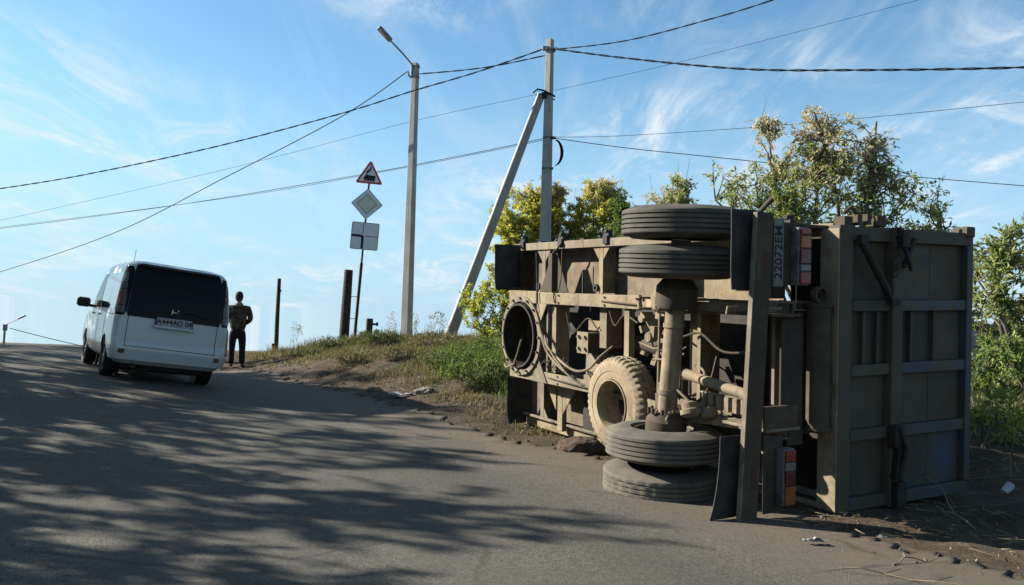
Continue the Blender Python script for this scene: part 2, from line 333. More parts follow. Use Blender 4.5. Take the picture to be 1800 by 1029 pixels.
def road_mesh():
    # strip that follows the edge spline; across = distance to the left
    na = 46; T = np.gradient(ES, axis=0); T /= np.linalg.norm(T, axis=1)[:, None]; Nn = np.c_[-T[:, 1], T[:, 0]]
    ac = np.r_[0, 0.02, np.linspace(0.12, ROADW, na - 2)]
    s = np.arange(len(ES)); jit = 0.10 * np.sin(s * 0.37) * np.sin(s * 0.11 + 1) + 0.07 * np.sin(s * 1.13 + 0.5) + 0.035 * rng.normal(size=len(ES))
    P = []; A = []
    for j, a in enumerate(ac):
        off = a + jit * math.exp(-a / 0.5)
        q = ES + Nn * off[:, None] if hasattr(off, 'shape') else ES + Nn * off
        z = gz(q[:, 0], q[:, 1]) + 0.012 + 0.008 * fnoise(q[:, 0], q[:, 1], 1.5)
        if j == 0: z = z - 0.09
        P.append(np.c_[q, z]); A.append(np.full(len(ES), a))
    V = np.concatenate(P); m = len(ES); i = np.arange(len(ac) * m).reshape(len(ac), m)
    F = np.c_[i[:-1, :-1].ravel(), i[:-1, 1:].ravel(), i[1:, 1:].ravel(), i[1:, :-1].ravel()]
    t = NT('dusty_asphalt')
    at = t.n.new('ShaderNodeAttribute'); at.attribute_name = 'across'
    n1 = t.noise(0.7, 6, 0.6, 0.2); n2 = t.noise(3.5, 7, 0.65, 0.3); g = t.noise(70, 4, 0.75); g2 = t.noise(190, 2, 0.6)
    base = t.mix(t.rng(n1, 0.35, 0.65), (0.215, 0.200, 0.165), (0.262, 0.243, 0.197))
    base = t.mix(t.rng(g, 0.42, 0.60, 0, 0.85), base, (0.040, 0.040, 0.038)); g3 = t.noise(26, 5, 0.8); base = t.mix(t.rng(g3, 0.46, 0.60, 0, 0.55), base, (0.045, 0.045, 0.042)); base = t.mix(t.rng(g2, 0.58, 0.68, 0, 0.8), base, (0.26, 0.245, 0.20))
    d = t.math('ADD', at.outputs['Fac'], t.rng(n2, 0.3, 0.7, -0.55, 0.55))
    base = t.mix(t.rng(d, 0.2, 1.6, 0.75, 0.0), base, (0.215, 0.172, 0.118))
    base = t.mix(t.rng(d, -0.3, 0.4, 0.8, 0.0), base, (0.15, 0.11, 0.07))
    vo = t.n.new('ShaderNodeTexVoronoi'); vo.feature = 'DISTANCE_TO_EDGE'; vo.inputs['Scale'].default_value = 0.55
    wp_ = t.n.new('ShaderNodeMix'); wp_.data_type = 'VECTOR'; wp_.inputs[0].default_value = 0.12
    nz_ = t.n.new('ShaderNodeTexNoise'); nz_.inputs['Scale'].default_value = 3.0; nz_.inputs['Detail'].default_value = 6; t.l.new(t.tc.outputs['Object'], nz_.inputs['Vector'])
    t.l.new(t.tc.outputs['Object'], wp_.inputs[4]); t.l.new(nz_.outputs[1], wp_.inputs[5]); t.l.new(wp_.outputs[1], vo.inputs['Vector'])
    crk = t.math('MULTIPLY', t.rng(vo.outputs['Distance'], 0.004, 0.014, 1.0, 0.0), t.rng(n1, 0.46, 0.58))
    base = t.mix(t.math('MULTIPLY', crk, .55), base, (0.03, 0.028, 0.025))
    base = t.mix(t.rng(t.noise(1.3, 3, .5, .4), .60, .72, 0, .28), base, (0.055, 0.055, 0.052))
    w2 = t.math('ABSOLUTE', t.math('SUBTRACT', at.outputs['Fac'], 2.0)); base = t.mix(t.rng(w2, .1, .6, .25, 0), base, (0.075, 0.074, 0.068))
    pt = t.n.new('ShaderNodeTexVoronoi'); pt.feature = 'F1'; pt.inputs['Scale'].default_value = .32; pt.inputs['Randomness'].default_value = .9; t.l.new(wp_.outputs[1], pt.inputs['Vector'])
    sp_ = t.n.new('ShaderNodeSeparateColor'); t.l.new(pt.outputs['Color'], sp_.inputs[0]); base = t.mix(t.rng(sp_.outputs[0], .70, .74, 0, .30), base, (0.075, 0.073, 0.068))
    wv = t.math('ABSOLUTE', t.math('SUBTRACT', at.outputs['Fac'], 3.1))
    base = t.mix(t.rng(wv, 0.1, 0.8, 0.22, 0), base, (0.15, 0.145, 0.115))
    t.col(base).r(0.86, 0, 0.3).bump(t.math('ADD', g, t.math('MULTIPLY', g2, 0.6)), 1.0, 0.022)
    o = np_mesh('road', V, F, [t.m], smooth=True)
    a = o.data.attributes.new('across', 'FLOAT', 'POINT'); a.data.foreach_set('value', np.concatenate(A).astype(np.float32))
    tag(o, kind='structure'); return o
road_mesh()

# ------------------------------------------------------------------ foliage materials
def leaf_mat(name, c1, c2, tr=0.35):
    t = NT(name); info = t.n.new('ShaderNodeNewGeometry')
    c1 = tuple(x * 1.65 for x in c1); c2 = tuple(x * 1.65 for x in c2); c = t.mix(info.outputs['Random Per Island'], c1, c2)
    d = t.n.new('ShaderNodeBsdfDiffuse'); tl = t.n.new('ShaderNodeBsdfTranslucent'); gl = t.n.new('ShaderNodeBsdfGlossy'); gl.inputs['Roughness'].default_value = 0.6
    t.l.new(c, d.inputs[0]); tc_ = t.mix(0.35, c, (c2[0] * 1.5, c2[1] * 1.6, c2[2] * 0.6)); t.l.new(tc_, tl.inputs[0])
    m = t.n.new('ShaderNodeMixShader'); m.inputs[0].default_value = tr; t.l.new(d.outputs[0], m.inputs[1]); t.l.new(tl.outputs[0], m.inputs[2])
    m2 = t.n.new('ShaderNodeMixShader'); m2.inputs[0].default_value = 0.02; t.l.new(m.outputs[0], m2.inputs[1]); t.l.new(gl.outputs[0], m2.inputs[2])
    t.l.new(m2.outputs[0], t.n['Material Output'].inputs[0]); return t.m
L_GREEN = leaf_mat('leaf_green', (0.10, 0.155, 0.035), (0.18, 0.24, 0.06), .42)
L_OLIVE = leaf_mat('leaf_olive', (0.17, 0.20, 0.07), (0.28, 0.29, 0.12), .42)
L_DARK = leaf_mat('leaf_dark', (0.045, 0.08, 0.028), (0.09, 0.13, 0.045))
L_PALE = leaf_mat('seed_pale_pink', (0.34, 0.28, 0.20), (0.47, 0.40, 0.29), .45)
L_YEL = leaf_mat('leaf_yellow', (0.38, 0.36, 0.05), (0.52, 0.46, 0.08), 0.5)
L_YG = leaf_mat('leaf_yellow_green', (0.19, 0.23, 0.05), (0.33, 0.34, 0.08), 0.5)
M_BARK = two('bark', (0.12, 0.10, 0.08), (0.20, 0.17, 0.13), 8, 0.9, 0.6, 40)
M_TWIG = two('pale_twig', (0.48, 0.42, 0.36), (0.58, 0.52, 0.45), 8, 0.9, 0)

def leaves_np(C, Dn, size, aspect, r):
    # C centres (n,3), Dn direction (n,3); one folded leaf = two triangles pairs (rhomb bent on its midrib)
    n = len(C); d = Dn / np.linalg.norm(Dn, axis=1)[:, None]
    rv = r.normal(size=(n, 3)); s = np.cross(d, rv); s /= np.linalg.norm(s, axis=1)[:, None]; nn = np.cross(d, s)
    L = size * r.uniform(0.6, 1.25, n)[:, None]; w = L * aspect
    a = C; b = C + d * L * 0.45 + s * w * 0.5 + nn * w * 0.18; c = C + d * L; e = C + d * L * 0.45 - s * w * 0.5 + nn * w * 0.18
    V = np.stack([a, b, c, e], 1).reshape(-1, 3); i = np.arange(n) * 4
    F = np.concatenate([np.c_[i, i + 1, i + 2], np.c_[i, i + 2, i + 3]]); return V, F

def tube_np(P, r0, r1, n=4):
    # P: (k,3) polyline -> verts, quads
    k = len(P); T = np.gradient(P, axis=0); T /= np.linalg.norm(T, axis=1)[:, None] + 1e-9
    a = np.array([0.31, 0.17, 0.93]) if abs(T[0, 2]) < 0.9 else np.array([1.0, 0.1, 0.2])
    U = np.cross(T, a); U /= np.linalg.norm(U, axis=1)[:, None]; Wv = np.cross(T, U); rr = np.linspace(r0, r1, k)
    ang = np.arange(n) * 2 * np.pi / n
    V = (P[:, None] + rr[:, None, None] * (U[:, None] * np.cos(ang)[None, :, None] + Wv[:, None] * np.sin(ang)[None, :, None])).reshape(-1, 3)
    i = np.arange(k * n).reshape(k, n); j = np.roll(i, -1, axis=1)
    F = np.c_[i[:-1].ravel(), j[:-1].ravel(), j[1:].ravel(), i[1:].ravel()]; return V, F

def tree(name, base, blobs, label, group, cat='tree', stems=5, nsub=60, ntwig=4, leaves=20000, lsize=0.09, asp=0.34, mats=(L_GREEN, L_OLIVE, L_DARK), wts=(.4, .4, .2),
         seed=1, top=None, trunk_r=0.07, twig=0.55, bare=0, droop=0.3, up=0.5, bark=None):
    """blobs: list of (centre, radii, weight) that the crown fills; leaves sit on real twigs inside them."""
    r = np.random.default_rng(seed); base = np.array(base, float)
    tv, tf, nb = [], [], 0
    def put(P, a, b, n=4):
        nonlocal nb
        V, F = tube_np(P, a, b, n); tv.append(V); tf.append(F + nb); nb += len(V)
    def curve(p, q, k, wob, lift=0.0):
        t = np.linspace(0, 1, k)[:, None]; L = np.linalg.norm(q - p); P = p + (q - p) * t
        P = P + np.sin(t * np.pi) * (r.normal(size=3) * wob * L + np.array([0, 0, lift * L])); return P
    stem = []
    bw = np.array([b[2] for b in blobs], float); bw /= bw.sum()
    for i in range(stems):
        b = blobs[i % len(blobs)]; tgt = np.array(b[0]) + r.normal(size=3) * np.array(b[1]) * 0.35 + np.array([0, 0, b[1][2] * 0.3])
        p0 = base + np.array([r.normal() * 0.12, r.normal() * 0.12, -0.15])
        P = curve(p0, tgt, 9, 0.06, 0.04); stem.append(P); put(P, trunk_r * r.uniform(0.7, 1.1), trunk_r * 0.22, 6)
    tip_p, tip_d = [], []
    for i in range(nsub):
        b = blobs[r.choice(len(blobs), p=bw)]; u = r.normal(size=3); u /= np.linalg.norm(u); q = np.array(b[0]) + u * np.array(b[1]) * r.uniform(0.45, 1.0) ** 0.5
        best = None
        S = np.concatenate([s[3:] for s in stem]); d = np.linalg.norm(S - q, axis=1) + (S[:, 2] > q[2] - 0.1) * 0.8
        p = S[np.argmin(d)]; P = curve(p, q, 6, 0.08, 0.06); put(P, trunk_r * 0.25, trunk_r * 0.07, 4)
        for k in range(ntwig):
            s0 = P[r.integers(2, 6)]; v = (q - p); v = v / (np.linalg.norm(v) + 1e-6) * 0.6 + r.normal(size=3) * 0.6 + np.array([0, 0, up]); v /= np.linalg.norm(v)
            Ln = twig * r.uniform(0.5, 1.3); Q = s0 + v * np.linspace(0, Ln, 5)[:, None]; Q[:, 2] -= droop * np.linspace(0, 1, 5) ** 2 * Ln
            put(Q, trunk_r * 0.07, trunk_r * 0.03, 3); tip_p.append(Q); tip_d.append(v)
    V = np.concatenate(tv); F = np.concatenate(tf)
    root = empty(name, Matrix.Translation(Vector(base))); tag(root, label, cat, group)
    o = np_mesh('trunk', V - base, F, [bark or M_BARK], smooth=True); o.parent = root
    tp = np.array(tip_p); k = r.integers(0, len(tp), leaves); t = r.uniform(0.05, 1.0, leaves) * 3.999; i0 = t.astype(int); fr = (t - i0)[:, None]
    C = tp[k, i0] * (1 - fr) + tp[k, i0 + 1] * fr
    D = np.array(tip_d)[k] * 0.7 + r.normal(size=(leaves, 3)) * 0.75; D[:, 2] -= droop * 1.2
    C = C + r.normal(size=C.shape) * 0.02
    lv, lf = leaves_np(C, D, lsize, asp, r)
    mi = r.choice(len(mats), size=leaves, p=np.array(wts) / sum(wts))
    clump = (np.sin(k * 12.9898) * 43758.5453) % 1.0
    mi = np.where((clump < 0.25) & (r.random(leaves) < 0.6), 0, mi); ml = list(mats)
    if top is not None:   # (z from which pale seeds take over, band, material)
        pr = np.clip((C[:, 2] - top[0]) / top[1], 0, 1); mi = np.where(r.random(leaves) < pr * 0.85, len(ml), mi); ml.append(top[2])
    c = np_mesh('crown', lv - base, lf, ml, np.concatenate([mi, mi])); c.parent = root
    if bare:
        bv, bf, nb2 = [], [], 0
        for _ in range(bare):
            Q = tp[r.integers(0, len(tp))][-1]; Ln = r.uniform(0.3, 0.8); P = Q + np.array([r.normal() * 0.28, r.normal() * 0.28, 1]) * np.linspace(0, Ln, 4)[:, None]
            a_, b_ = tube_np(P, 0.006, 0.003, 3); bv.append(a_); bf.append(b_ + nb2); nb2 += len(a_)
        b = np_mesh('bare_shoots', np.concatenate(bv) - base, np.concatenate(bf), [M_TWIG]); b.parent = root; b['kind'] = 'stuff'
    return root

# ------------------------------------------------------------------ trees and shrubs
tree('box_elder_tree', (5.6, 15.2, .5), [((4.35, 15, 3.5), (.9, .9, 1.0), 1.5), ((5.5, 15.2, 3.9), (1.1, 1.0, 1.2), 1.4), ((6.8, 15.3, 3.6), (.95, .9, 1.0), 1.3), ((5.7, 15, 4.7), (.9, .7, .7), .7), ((4.45, 15, 4.75), (.28, .3, .7), .22), ((5.25, 15, 5.3), (.22, .3, .45), .14), ((6.2, 15, 5.1), (.3, .3, .45), .14), ((3.6, 15.2, 3.9), (.22, .4, .9), .18), ((7.8, 15.3, 3.0), (.5, .5, .6), .38)],
     'tallest leafy tree with pale seed clusters rising behind the overturned trailer', 'trees behind the trailer', stems=10, nsub=330, ntwig=7, leaves=21000, lsize=0.10, asp=0.34, mats=(L_GREEN, L_OLIVE, L_YG, L_DARK), wts=(.30, .38, .22, .10), seed=11, top=(3.9, 1.3, L_PALE), twig=.36, bare=30, droop=.5)
tree('autumn_tree', (.6, 25, .6), [((.35, 25, 4.7), (1.0, .9, 1.1), 1), ((1.0, 25, 5.0), (.6, .6, .9), .5), ((.2, 25, 3.6), (1.0, .8, 1.0), .5)],
     'yellowing round tree crossed by the concrete pole, left of its twin', 'yellow autumn trees beyond the trailer', stems=6, nsub=150, ntwig=6, leaves=26000, lsize=0.11, asp=.36, mats=(L_YG, L_YEL, L_OLIVE), wts=(.34, .54, .12), seed=21, top=(5.0, .8, L_PALE), twig=.36, bare=5)
tree('autumn_tree', (2.6, 25, .6), [((2.5, 25, 4.6), (.95, .9, 1.2), 1), ((1.9, 25, 3.5), (1.0, .8, 1.0), .5), ((2.5, 25, 5.4), (.5, .5, .5), .25)],
     'yellow tree between the concrete pole and the dark pointed shrub', 'yellow autumn trees beyond the trailer', stems=6, nsub=150, ntwig=6, leaves=26000, lsize=0.11, asp=.36, mats=(L_YG, L_YEL, L_OLIVE), wts=(.3, .58, .12), seed=22, top=(5.1, .8, L_PALE), twig=.36, bare=5)
tree('green_shrub', (-.4, 20.2, .9), [((-.45, 20.3, 1.9), (.75, .6, .75), 1), ((.3, 20.3, 1.7), (.7, .6, .8), .8), ((-.05, 20.5, 2.3), (.45, .5, .45), .4)],
     'yellow green shrub between the leaning brace pole and the trailer front', 'shrubs on the bank', 'shrub', stems=8, nsub=80, ntwig=5, leaves=13000, lsize=0.085, asp=.4, mats=(L_YG, L_YEL, L_GREEN), wts=(.5, .25, .25), seed=23, twig=.3, trunk_r=.03)
tree('pointed_shrub', (2.9, 23, .6), [((2.9, 23, 3.5), (.28, .3, 1.2), 1), ((2.85, 23, 4.9), (.14, .14, .5), .3)],
     'narrow dark green pointed shrub left of the topmost tyre', 'shrubs behind the trailer', 'shrub', stems=2, nsub=50, ntwig=5, leaves=6500, lsize=.10, asp=.4, mats=(L_DARK, L_GREEN, L_DARK), wts=(.5, .3, .2), seed=24, twig=.25, trunk_r=.04)
tree('seeding_shrub', (3.9, 23, .6), [((3.85, 23, 4.35), (.7, .4, 1.0), 1)],
     'grey twiggy shrub gone to seed just above the left end of the topmost tyre', 'shrubs behind the trailer', 'shrub', stems=6, nsub=40, ntwig=5, leaves=4200, lsize=.08, asp=.35, mats=(L_PALE, L_OLIVE, L_PALE), wts=(.5, .3, .2), seed=25, twig=.35, bare=8, trunk_r=.03)
tree('seeding_shrub', (3.9, 19.5, .6), [((3.75, 19.5, 4.35), (.3, .3, .75), 1)],
     'thin seeding shrub standing alone above the middle of the topmost tyre', 'shrubs behind the trailer', 'shrub', stems=3, nsub=24, ntwig=4, leaves=2200, lsize=.10, asp=.4, mats=(L_OLIVE, L_PALE, L_DARK), wts=(.4, .35, .25), seed=26, twig=.28, bare=4, trunk_r=.03)
tree('roadside_tree', (8.0, 13.2, .6), [((7.9, 13.0, 2.3), (.95, .9, 1.1), 1.3), ((7.1, 12.8, 2.5), (.30, .5, .75), .22), ((8.6, 13.2, 1.6), (.9, .9, 1.1), 1.0)],
     'leafy green tree right of the tailgate at the right picture edge', 'trees behind the trailer', stems=7, nsub=110, ntwig=5, leaves=13000, lsize=.11, asp=.36, mats=(L_OLIVE, L_GREEN, L_DARK), wts=(.45, .2, .35), seed=27, twig=.35, bare=3)
tree('hedge_shrub', (7.6, 12.4, .6), [((7.2, 12.3, 1.05), (.7, .5, .55), 1), ((8.4, 12.6, 1.0), (.9, .5, .6), 1), ((9.5, 12.8, 1.2), (.8, .5, .8), .6)],
     'low dense dark green bush at the foot of the right hand tree', 'shrubs behind the trailer', 'shrub', stems=8, nsub=110, ntwig=5, leaves=15000, lsize=.07, asp=.45, mats=(L_GREEN, L_DARK, L_OLIVE), wts=(.4, .4, .2), seed=28, twig=.25, trunk_r=.03)
# row along the far (left) side of the road, whose shadow falls over the asphalt
for i, (x, y, h, rr, lv) in enumerate([(-8.4, -1.5, 6.3, 1.6, 13000), (-9.3, 2.4, 6.6, 1.7, 15000), (-10.2, 6.0, 6.1, 1.9, 19000), (-11.4, 9.2, 5.6, 1.8, 19000), (-12.9, 12.3, 6.0, 1.9, 19000), (-15.2, 15.8, 7.0, 2.1, 20000), (-17.8, 19.4, 7.8, 2.0, 14000), (-20.8, 23.2, 8.2, 2.2, 12000)]):
    z = G(x, y)
    tree('roadside_tree', (x, y, z), [((x, y, z + h - 1.5), (rr * .75, rr * .8, 1.4), .8), ((x, y, z + h - 3.4), (rr, rr * .95, 1.6), 1.2), ((x + .2, y - .5, z + 1.8), (rr * .8, rr, 1.2), .7)],
         'tree in the row across the road, ' + ['nearest the camera and behind it', 'second from the camera', 'third from the camera', 'fourth, left of the road middle', 'fifth, level with the van rear', 'sixth, level with the van front', 'seventh, near the crest', 'last, at the crest'][i], 'trees along the opposite roadside', stems=6, nsub=110, ntwig=6, leaves=lv, lsize=.14, asp=.45, seed=40 + i, twig=.62, trunk_r=.11, droop=.4)

# ------------------------------------------------------------------ grass, weeds, gravel, straw
def blades(name, n, region, hmin, hmax, wd, mats, wts, seed, lean=0.5, dens=None):
    r = np.random.default_rng(seed); X, Y = region(r, n)
    if dens is not None: k = r.random(len(X)) < dens(X, Y); X, Y = X[k], Y[k]
    n = len(X); Z = gz(X, Y) - 0.01; h = r.uniform(hmin, hmax, n) * (0.7 + 0.5 * np.clip(fnoise(X, Y, .5, 2) + .4, 0, 1.4))
    a = r.uniform(0, 2 * np.pi, n); b = r.uniform(0, 2 * np.pi, n); ln = r.uniform(0.1, 1, n) * lean
    B = np.c_[X, Y, Z]; S = np.c_[np.cos(a), np.sin(a), 0 * a] * wd * r.uniform(.6, 1.3, n)[:, None]
    Ld = np.c_[np.cos(b), np.sin(b), 0 * b]
    m = B + np.c_[Ld[:, :2] * (ln * h * .35)[:, None], h * .6]; t = B + np.c_[Ld[:, :2] * (ln * h)[:, None], h * (1 - .35 * ln)]
    V = np.stack([B - S, B + S, m + S * .7, m - S * .7, t], 1).reshape(-1, 3); i = np.arange(n) * 5
    F = np.concatenate([np.c_[i, i + 1, i + 2], np.c_[i, i + 2, i + 3], np.c_[i + 3, i + 2, i + 4]])
    mi = r.choice(len(mats), size=n, p=np.array(wts) / sum(wts)); o = np_mesh(name, V, F, mats, np.concatenate([mi] * 3)); tag(o, kind='stuff'); return o
G_GREEN = leaf_mat('grass_green', (0.040, 0.065, 0.016), (0.090, 0.110, 0.032), .3)
G_DARK = leaf_mat('grass_dark_green', (0.03, 0.055, 0.015), (0.07, 0.10, 0.03), .3)
G_DRY = leaf_mat('grass_dry', (0.15, 0.122, 0.066), (0.24, 0.195, 0.11), .25)
G_BROWN = leaf_mat('weed_brown', (0.10, 0.07, 0.04), (0.19, 0.14, 0.08), .2)
def rect(x0, x1, y0, y1):
    def f(r, n): return r.uniform(x0, x1, n), r.uniform(y0, y1, n)
    return f
def off_road(X, Y, a, b): d = -edge_dist(X, Y); return np.clip((d - a) / (b - a), 0, 1)
def not_trailer(X, Y):
    ux, uy = X - 2.85, Y - 7.45; a = -ux * .477 + uy * .879; d = ux * .879 + uy * .477
    return 1.0 - ((a > -.15) & (a < 5.8) & (d > -.7) & (d < 1.85))
patch = lambda X, Y, s, sd, th: np.clip((fnoise(X, Y, s, sd) - th) * 4, 0, 1)
blades('green_grass', 95000, rect(-6.5, 1.6, 12.3, 23), .05, .20, .006, [G_GREEN, G_DARK, G_DRY, G_BROWN], (.34, .20, .26, .20), 1, .8, lambda X, Y: off_road(X, Y, .9, 2.6) * patch(X, Y, .7, 4.0, -.35) * not_trailer(X, Y) * np.clip((X + 7) / 2.5, .15, 1))
blades('dry_grass', 60000, rect(-9.5, 1.5, 12.0, 24.5), .04, .16, .005, [G_DRY, G_BROWN, G_GREEN], (.45, .42, .13), 2, 1.0, lambda X, Y: off_road(X, Y, .35, 1.8) * patch(X, Y, .5, 9.0, -.2) * not_trailer(X, Y))
blades('bank_crest_weeds', 14000, rect(-6.5, 2, 19.8, 22.6), .10, .34, .006, [G_DRY, G_BROWN, G_GREEN], (.4, .35, .25), 3, .6, lambda X, Y: off_road(X, Y, .9, 2.0) * patch(X, Y, .6, 2.0, -.1))
blades('tall_green_weeds', 13000, rect(-1.3, .7, 12.6, 17.5), .14, .42, .009, [G_GREEN, L_GREEN, G_DARK], (.5, .3, .2), 4, .7, lambda X, Y: off_road(X, Y, 1.3, 2.4) * not_trailer(X, Y))
blades('trampled_dry_weeds', 42000, rect(-7.5, 1.0, 11.5, 22), .03, .13, .008, [G_BROWN, G_DRY, G_DARK], (.5, .3, .2), 7, 1.6, lambda X, Y: off_road(X, Y, .3, 1.0) * patch(X, Y, .35, 12.0, -.1) * not_trailer(X, Y))
blades('right_verge_grass', 60000, rect(4.2, 13, 8.6, 16), .08, .40, .008, [G_GREEN, G_DARK, G_DRY, G_BROWN], (.35, .3, .2, .15), 5, .8, lambda X, Y: np.clip((Y - 10.6 + .35 * (X - 5)) / 1.0, 0, 1) * not_trailer(X, Y) + .02)
blades('grass_under_trailer_front', 5000, rect(-.9, 1.2, 10.2, 12.8), .03, .17, .005, [G_GREEN, G_BROWN, G_DRY], (.4, .3, .3), 6, 1.0, lambda X, Y: off_road(X, Y, .3, .9) * patch(X, Y, .35, 1.0, .0))

def gravel(name, n, region, s0, s1, mat, seed, dens):
    r = np.random.default_rng(seed); X, Y = region(r, n); k = r.random(n) < dens(X, Y); X, Y = X[k], Y[k]; n = len(X)
    Z = gz(X, Y) + .01; base = np.array([(1, 0, -.4), (-.5, .87, -.4), (-.5, -.87, -.4), (.1, .1, .8), (.55, -.5, .35), (-.6, .2, .4)])
    sc = r.uniform(s0, s1, (n, 1, 1)) * r.uniform(.6, 1.2, (n, 6, 3)); a = r.uniform(0, 6.28, n); c, s = np.cos(a), np.sin(a)
    P = base[None] * sc; P = np.stack([P[..., 0] * c[:, None] - P[..., 1] * s[:, None], P[..., 0] * s[:, None] + P[..., 1] * c[:, None], P[..., 2]], -1) + np.c_[X, Y, Z][:, None]
    f = np.array([(0, 1, 5), (1, 2, 5), (2, 0, 4), (0, 5, 3), (5, 2, 3), (2, 4, 3), (4, 0, 3), (0, 2, 1)]); F = (np.arange(n)[:, None, None] * 6 + f[None]).reshape(-1, 3)
    o = np_mesh(name, P.reshape(-1, 3), F, [mat]); tag(o, kind='stuff')
M_STONE = two('pebble', (0.16, 0.13, 0.10), (0.30, 0.26, 0.20), 20, .9, .2)
M_CLOD = two('soil_clod', (0.10, 0.07, 0.045), (0.17, 0.12, 0.08), 8, .95, .3)
gravel('gravel', 9000, rect(-7, 5, 5, 20), .006, .02, M_STONE, 31, lambda X, Y: np.exp(-np.abs(edge_dist(X, Y) + .1) / .35))
gravel('soil_clods', 5000, rect(-7, 7, 5, 20), (.012), .032, M_CLOD, 32, lambda X, Y: off_road(X, Y, -.05, .35) * np.exp(-np.clip(-edge_dist(X, Y) - .8, 0, 9) / .6) * .7)
def straw(name, n, region, seed, dens, mat):
    r = np.random.default_rng(seed); X, Y = region(r, n); k = r.random(n) < dens(X, Y); X, Y = X[k], Y[k]; n = len(X)
    Z = gz(X, Y) + .035; a = r.uniform(0, 6.28, n); L = r.uniform(.04, .2, n); d = np.c_[np.cos(a), np.sin(a), r.normal(size=n) * .15] * L[:, None]; s = np.c_[-np.sin(a), np.cos(a), 0 * a] * .0035
    P = np.c_[X, Y, Z]; V = np.stack([P - s, P + s, P + d + s * .6, P + d - s * .6 + np.array([0, 0, .006])], 1).reshape(-1, 3); i = np.arange(n) * 4
    o = np_mesh(name, V, np.concatenate([np.c_[i, i + 1, i + 2], np.c_[i, i + 2, i + 3]]), [mat]); tag(o, kind='stuff')
straw('straw_litter', 5200, rect(1.5, 9, 3.5, 9.5), 33, lambda X, Y: off_road(X, Y, -.1, .5) * (.25 + .75 * patch(X, Y, .4, 6.0, 0)), G_DRY)
straw('dead_stalk_litter', 3500, rect(-5, 1.5, 9.5, 17), 34, lambda X, Y: off_road(X, Y, .15, .6) * np.exp(-np.clip(-edge_dist(X, Y) - 1, 0, 9) / .7), G_BROWN)

# ------------------------------------------------------------------ overturned dump trailer
# trailer space: x = from chassis underside towards the open top of the body, y = along, tail to front, z = up (its width)
def pose(pos, yaw, pitch, roll):
    return Matrix.Translation(pos) @ Matrix.Rotation(yaw, 4, 'Z') @ Matrix.Rotation(pitch, 4, 'X') @ Matrix.Rotation(-roll, 4, 'Y')
TM = pose((2.851, 7.454, -.026), R(28.5), R(2.09), R(2.65))
T = empty('dump_trailer', TM); tag(T, 'dusty dump trailer overturned on its side, underside and rear tyres facing the road', 'trailer')
def tb(name, a0, a1, d0, d1, z0, z1, mat=None, bevel=.004, parent=T, **k):
    return MB().bx(d0, d1, a0, a1, z0, z1).build(name, mat or M_DUST, parent, bevel=bevel, **k)
# body floor seen from below: panels between cross ribs, in the two outer strips, centre strip coloured dark to stand for shade
ribs = [.12, .80, 2.19, 3.57, 4.95, 5.62]
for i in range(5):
    for z0, z1, m in ((.08, .745, M_FLOOR if i > 1 else M_DARK), (.75, 1.77, M_DARK), (1.775, 2.43, M_FLOOR if i > 0 else M_DARK)):  # near-black centre and tail panels: shade put into the colour
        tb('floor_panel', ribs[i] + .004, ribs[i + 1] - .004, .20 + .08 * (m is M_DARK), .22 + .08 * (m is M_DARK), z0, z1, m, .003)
for a in ribs[1:5]:
    for z0, z1, s in ((.09, .68, 1), (1.85, 2.42, -1)):
        mb = MB().bx(-.005, .198, a - .008, a + .008, z0, z1).bx(-.02, -.005, a - .045, a + .045, z0, z1)
        # triangular gussets against the side rail
        zr = z0 if s == 1 else z1
        mb.prism([(0, 0), (.14, 0), (0, .16 * s)], (-.018, a + .047, zr), (0, 1, 0), (0, 0, 1), (.012, 0, 0)).prism([(0, 0), (-.14, 0), (0, .16 * s)], (-.018, a - .047, zr), (0, 1, 0), (0, 0, 1), (.012, 0, 0))
        mb.build('floor_rib', M_DUST, T, bevel=.003)
for z0, z1 in ((2.42, 2.52), (-.02, .08)):
    mb = MB().bx(-.045, -.03, 0.02, 5.74, z0, z1).bx(-.03, .14, .02, 5.74, z0 + (.085 if z0 > 1 else 0), z1 - (0 if z0 > 1 else .085))
    mb.build('side_rail', M_DUST, T, bevel=.003)
tb('lower_rod', 3.3, 5.5, -.12, -.08, .12, .15)
for a in (5.48, 4.46, 3.42, .55): MB().bx(-.06, .0, a - .06, a + .06, 2.522, 2.58).bx(-.07, .02, a - .03, a + .03, 2.582, 2.62).bx(-.075, -.047, a - .05, a + .05, 2.45, 2.55).build('rail_clamp', M_DARK, T, bevel=.004)
for a in (5.07, 3.65, 2.3): MB().lathe([(.022, 0), (.05, 0), (.05, .03), (.022, .03)], (-.05, a, 1.915), (1, 0, 0), 14, close=True).build('lashing_ring', M_DARK, T, smooth=True)
# body side walls, front wall
for zz0, zz1 in ((2.47, 2.50), (.0, .03)):
    tb('side_wall', .03, 5.64, .225, 1.70, zz0, zz1, M_BROWN, .003)
for a in (.7, 1.9, 3.1, 4.3, 5.4):
    tb('side_wall_post', a - .05, a + .05, .17, 1.70, 2.502, 2.56, M_BROWN); tb('side_wall_post', a - .05, a + .05, .17, 1.70, -.03, -.002, M_BROWN)
tb('front_wall', 5.645, 5.68, .0, 1.70, .0, 2.5, M_BROWN, .004)
# small brackets along the upper edge near the tail
mb = MB()
for d_, z_, w_ in ((.02, 2.53, .10), (.16, 2.55, .06), (.28, 2.56, .05), (.44, 2.55, .12)): mb.box((d_, -.03, z_), (w_, .12, .09))
mb.tube([(.0, -.05, 2.60), (.08, -.06, 2.66), (.16, -.05, 2.60)], .018).tube([(.30, -.07, 2.55), (.34, -.08, 2.60), (.38, -.08, 2.52)], .01, 6)
mb.build('tailgate_hinge', M_BROWN, T, bevel=.006)
tb('body_roof_edge', .06, .75, -.62, -.05, 2.47, 2.50, M_BROWN)
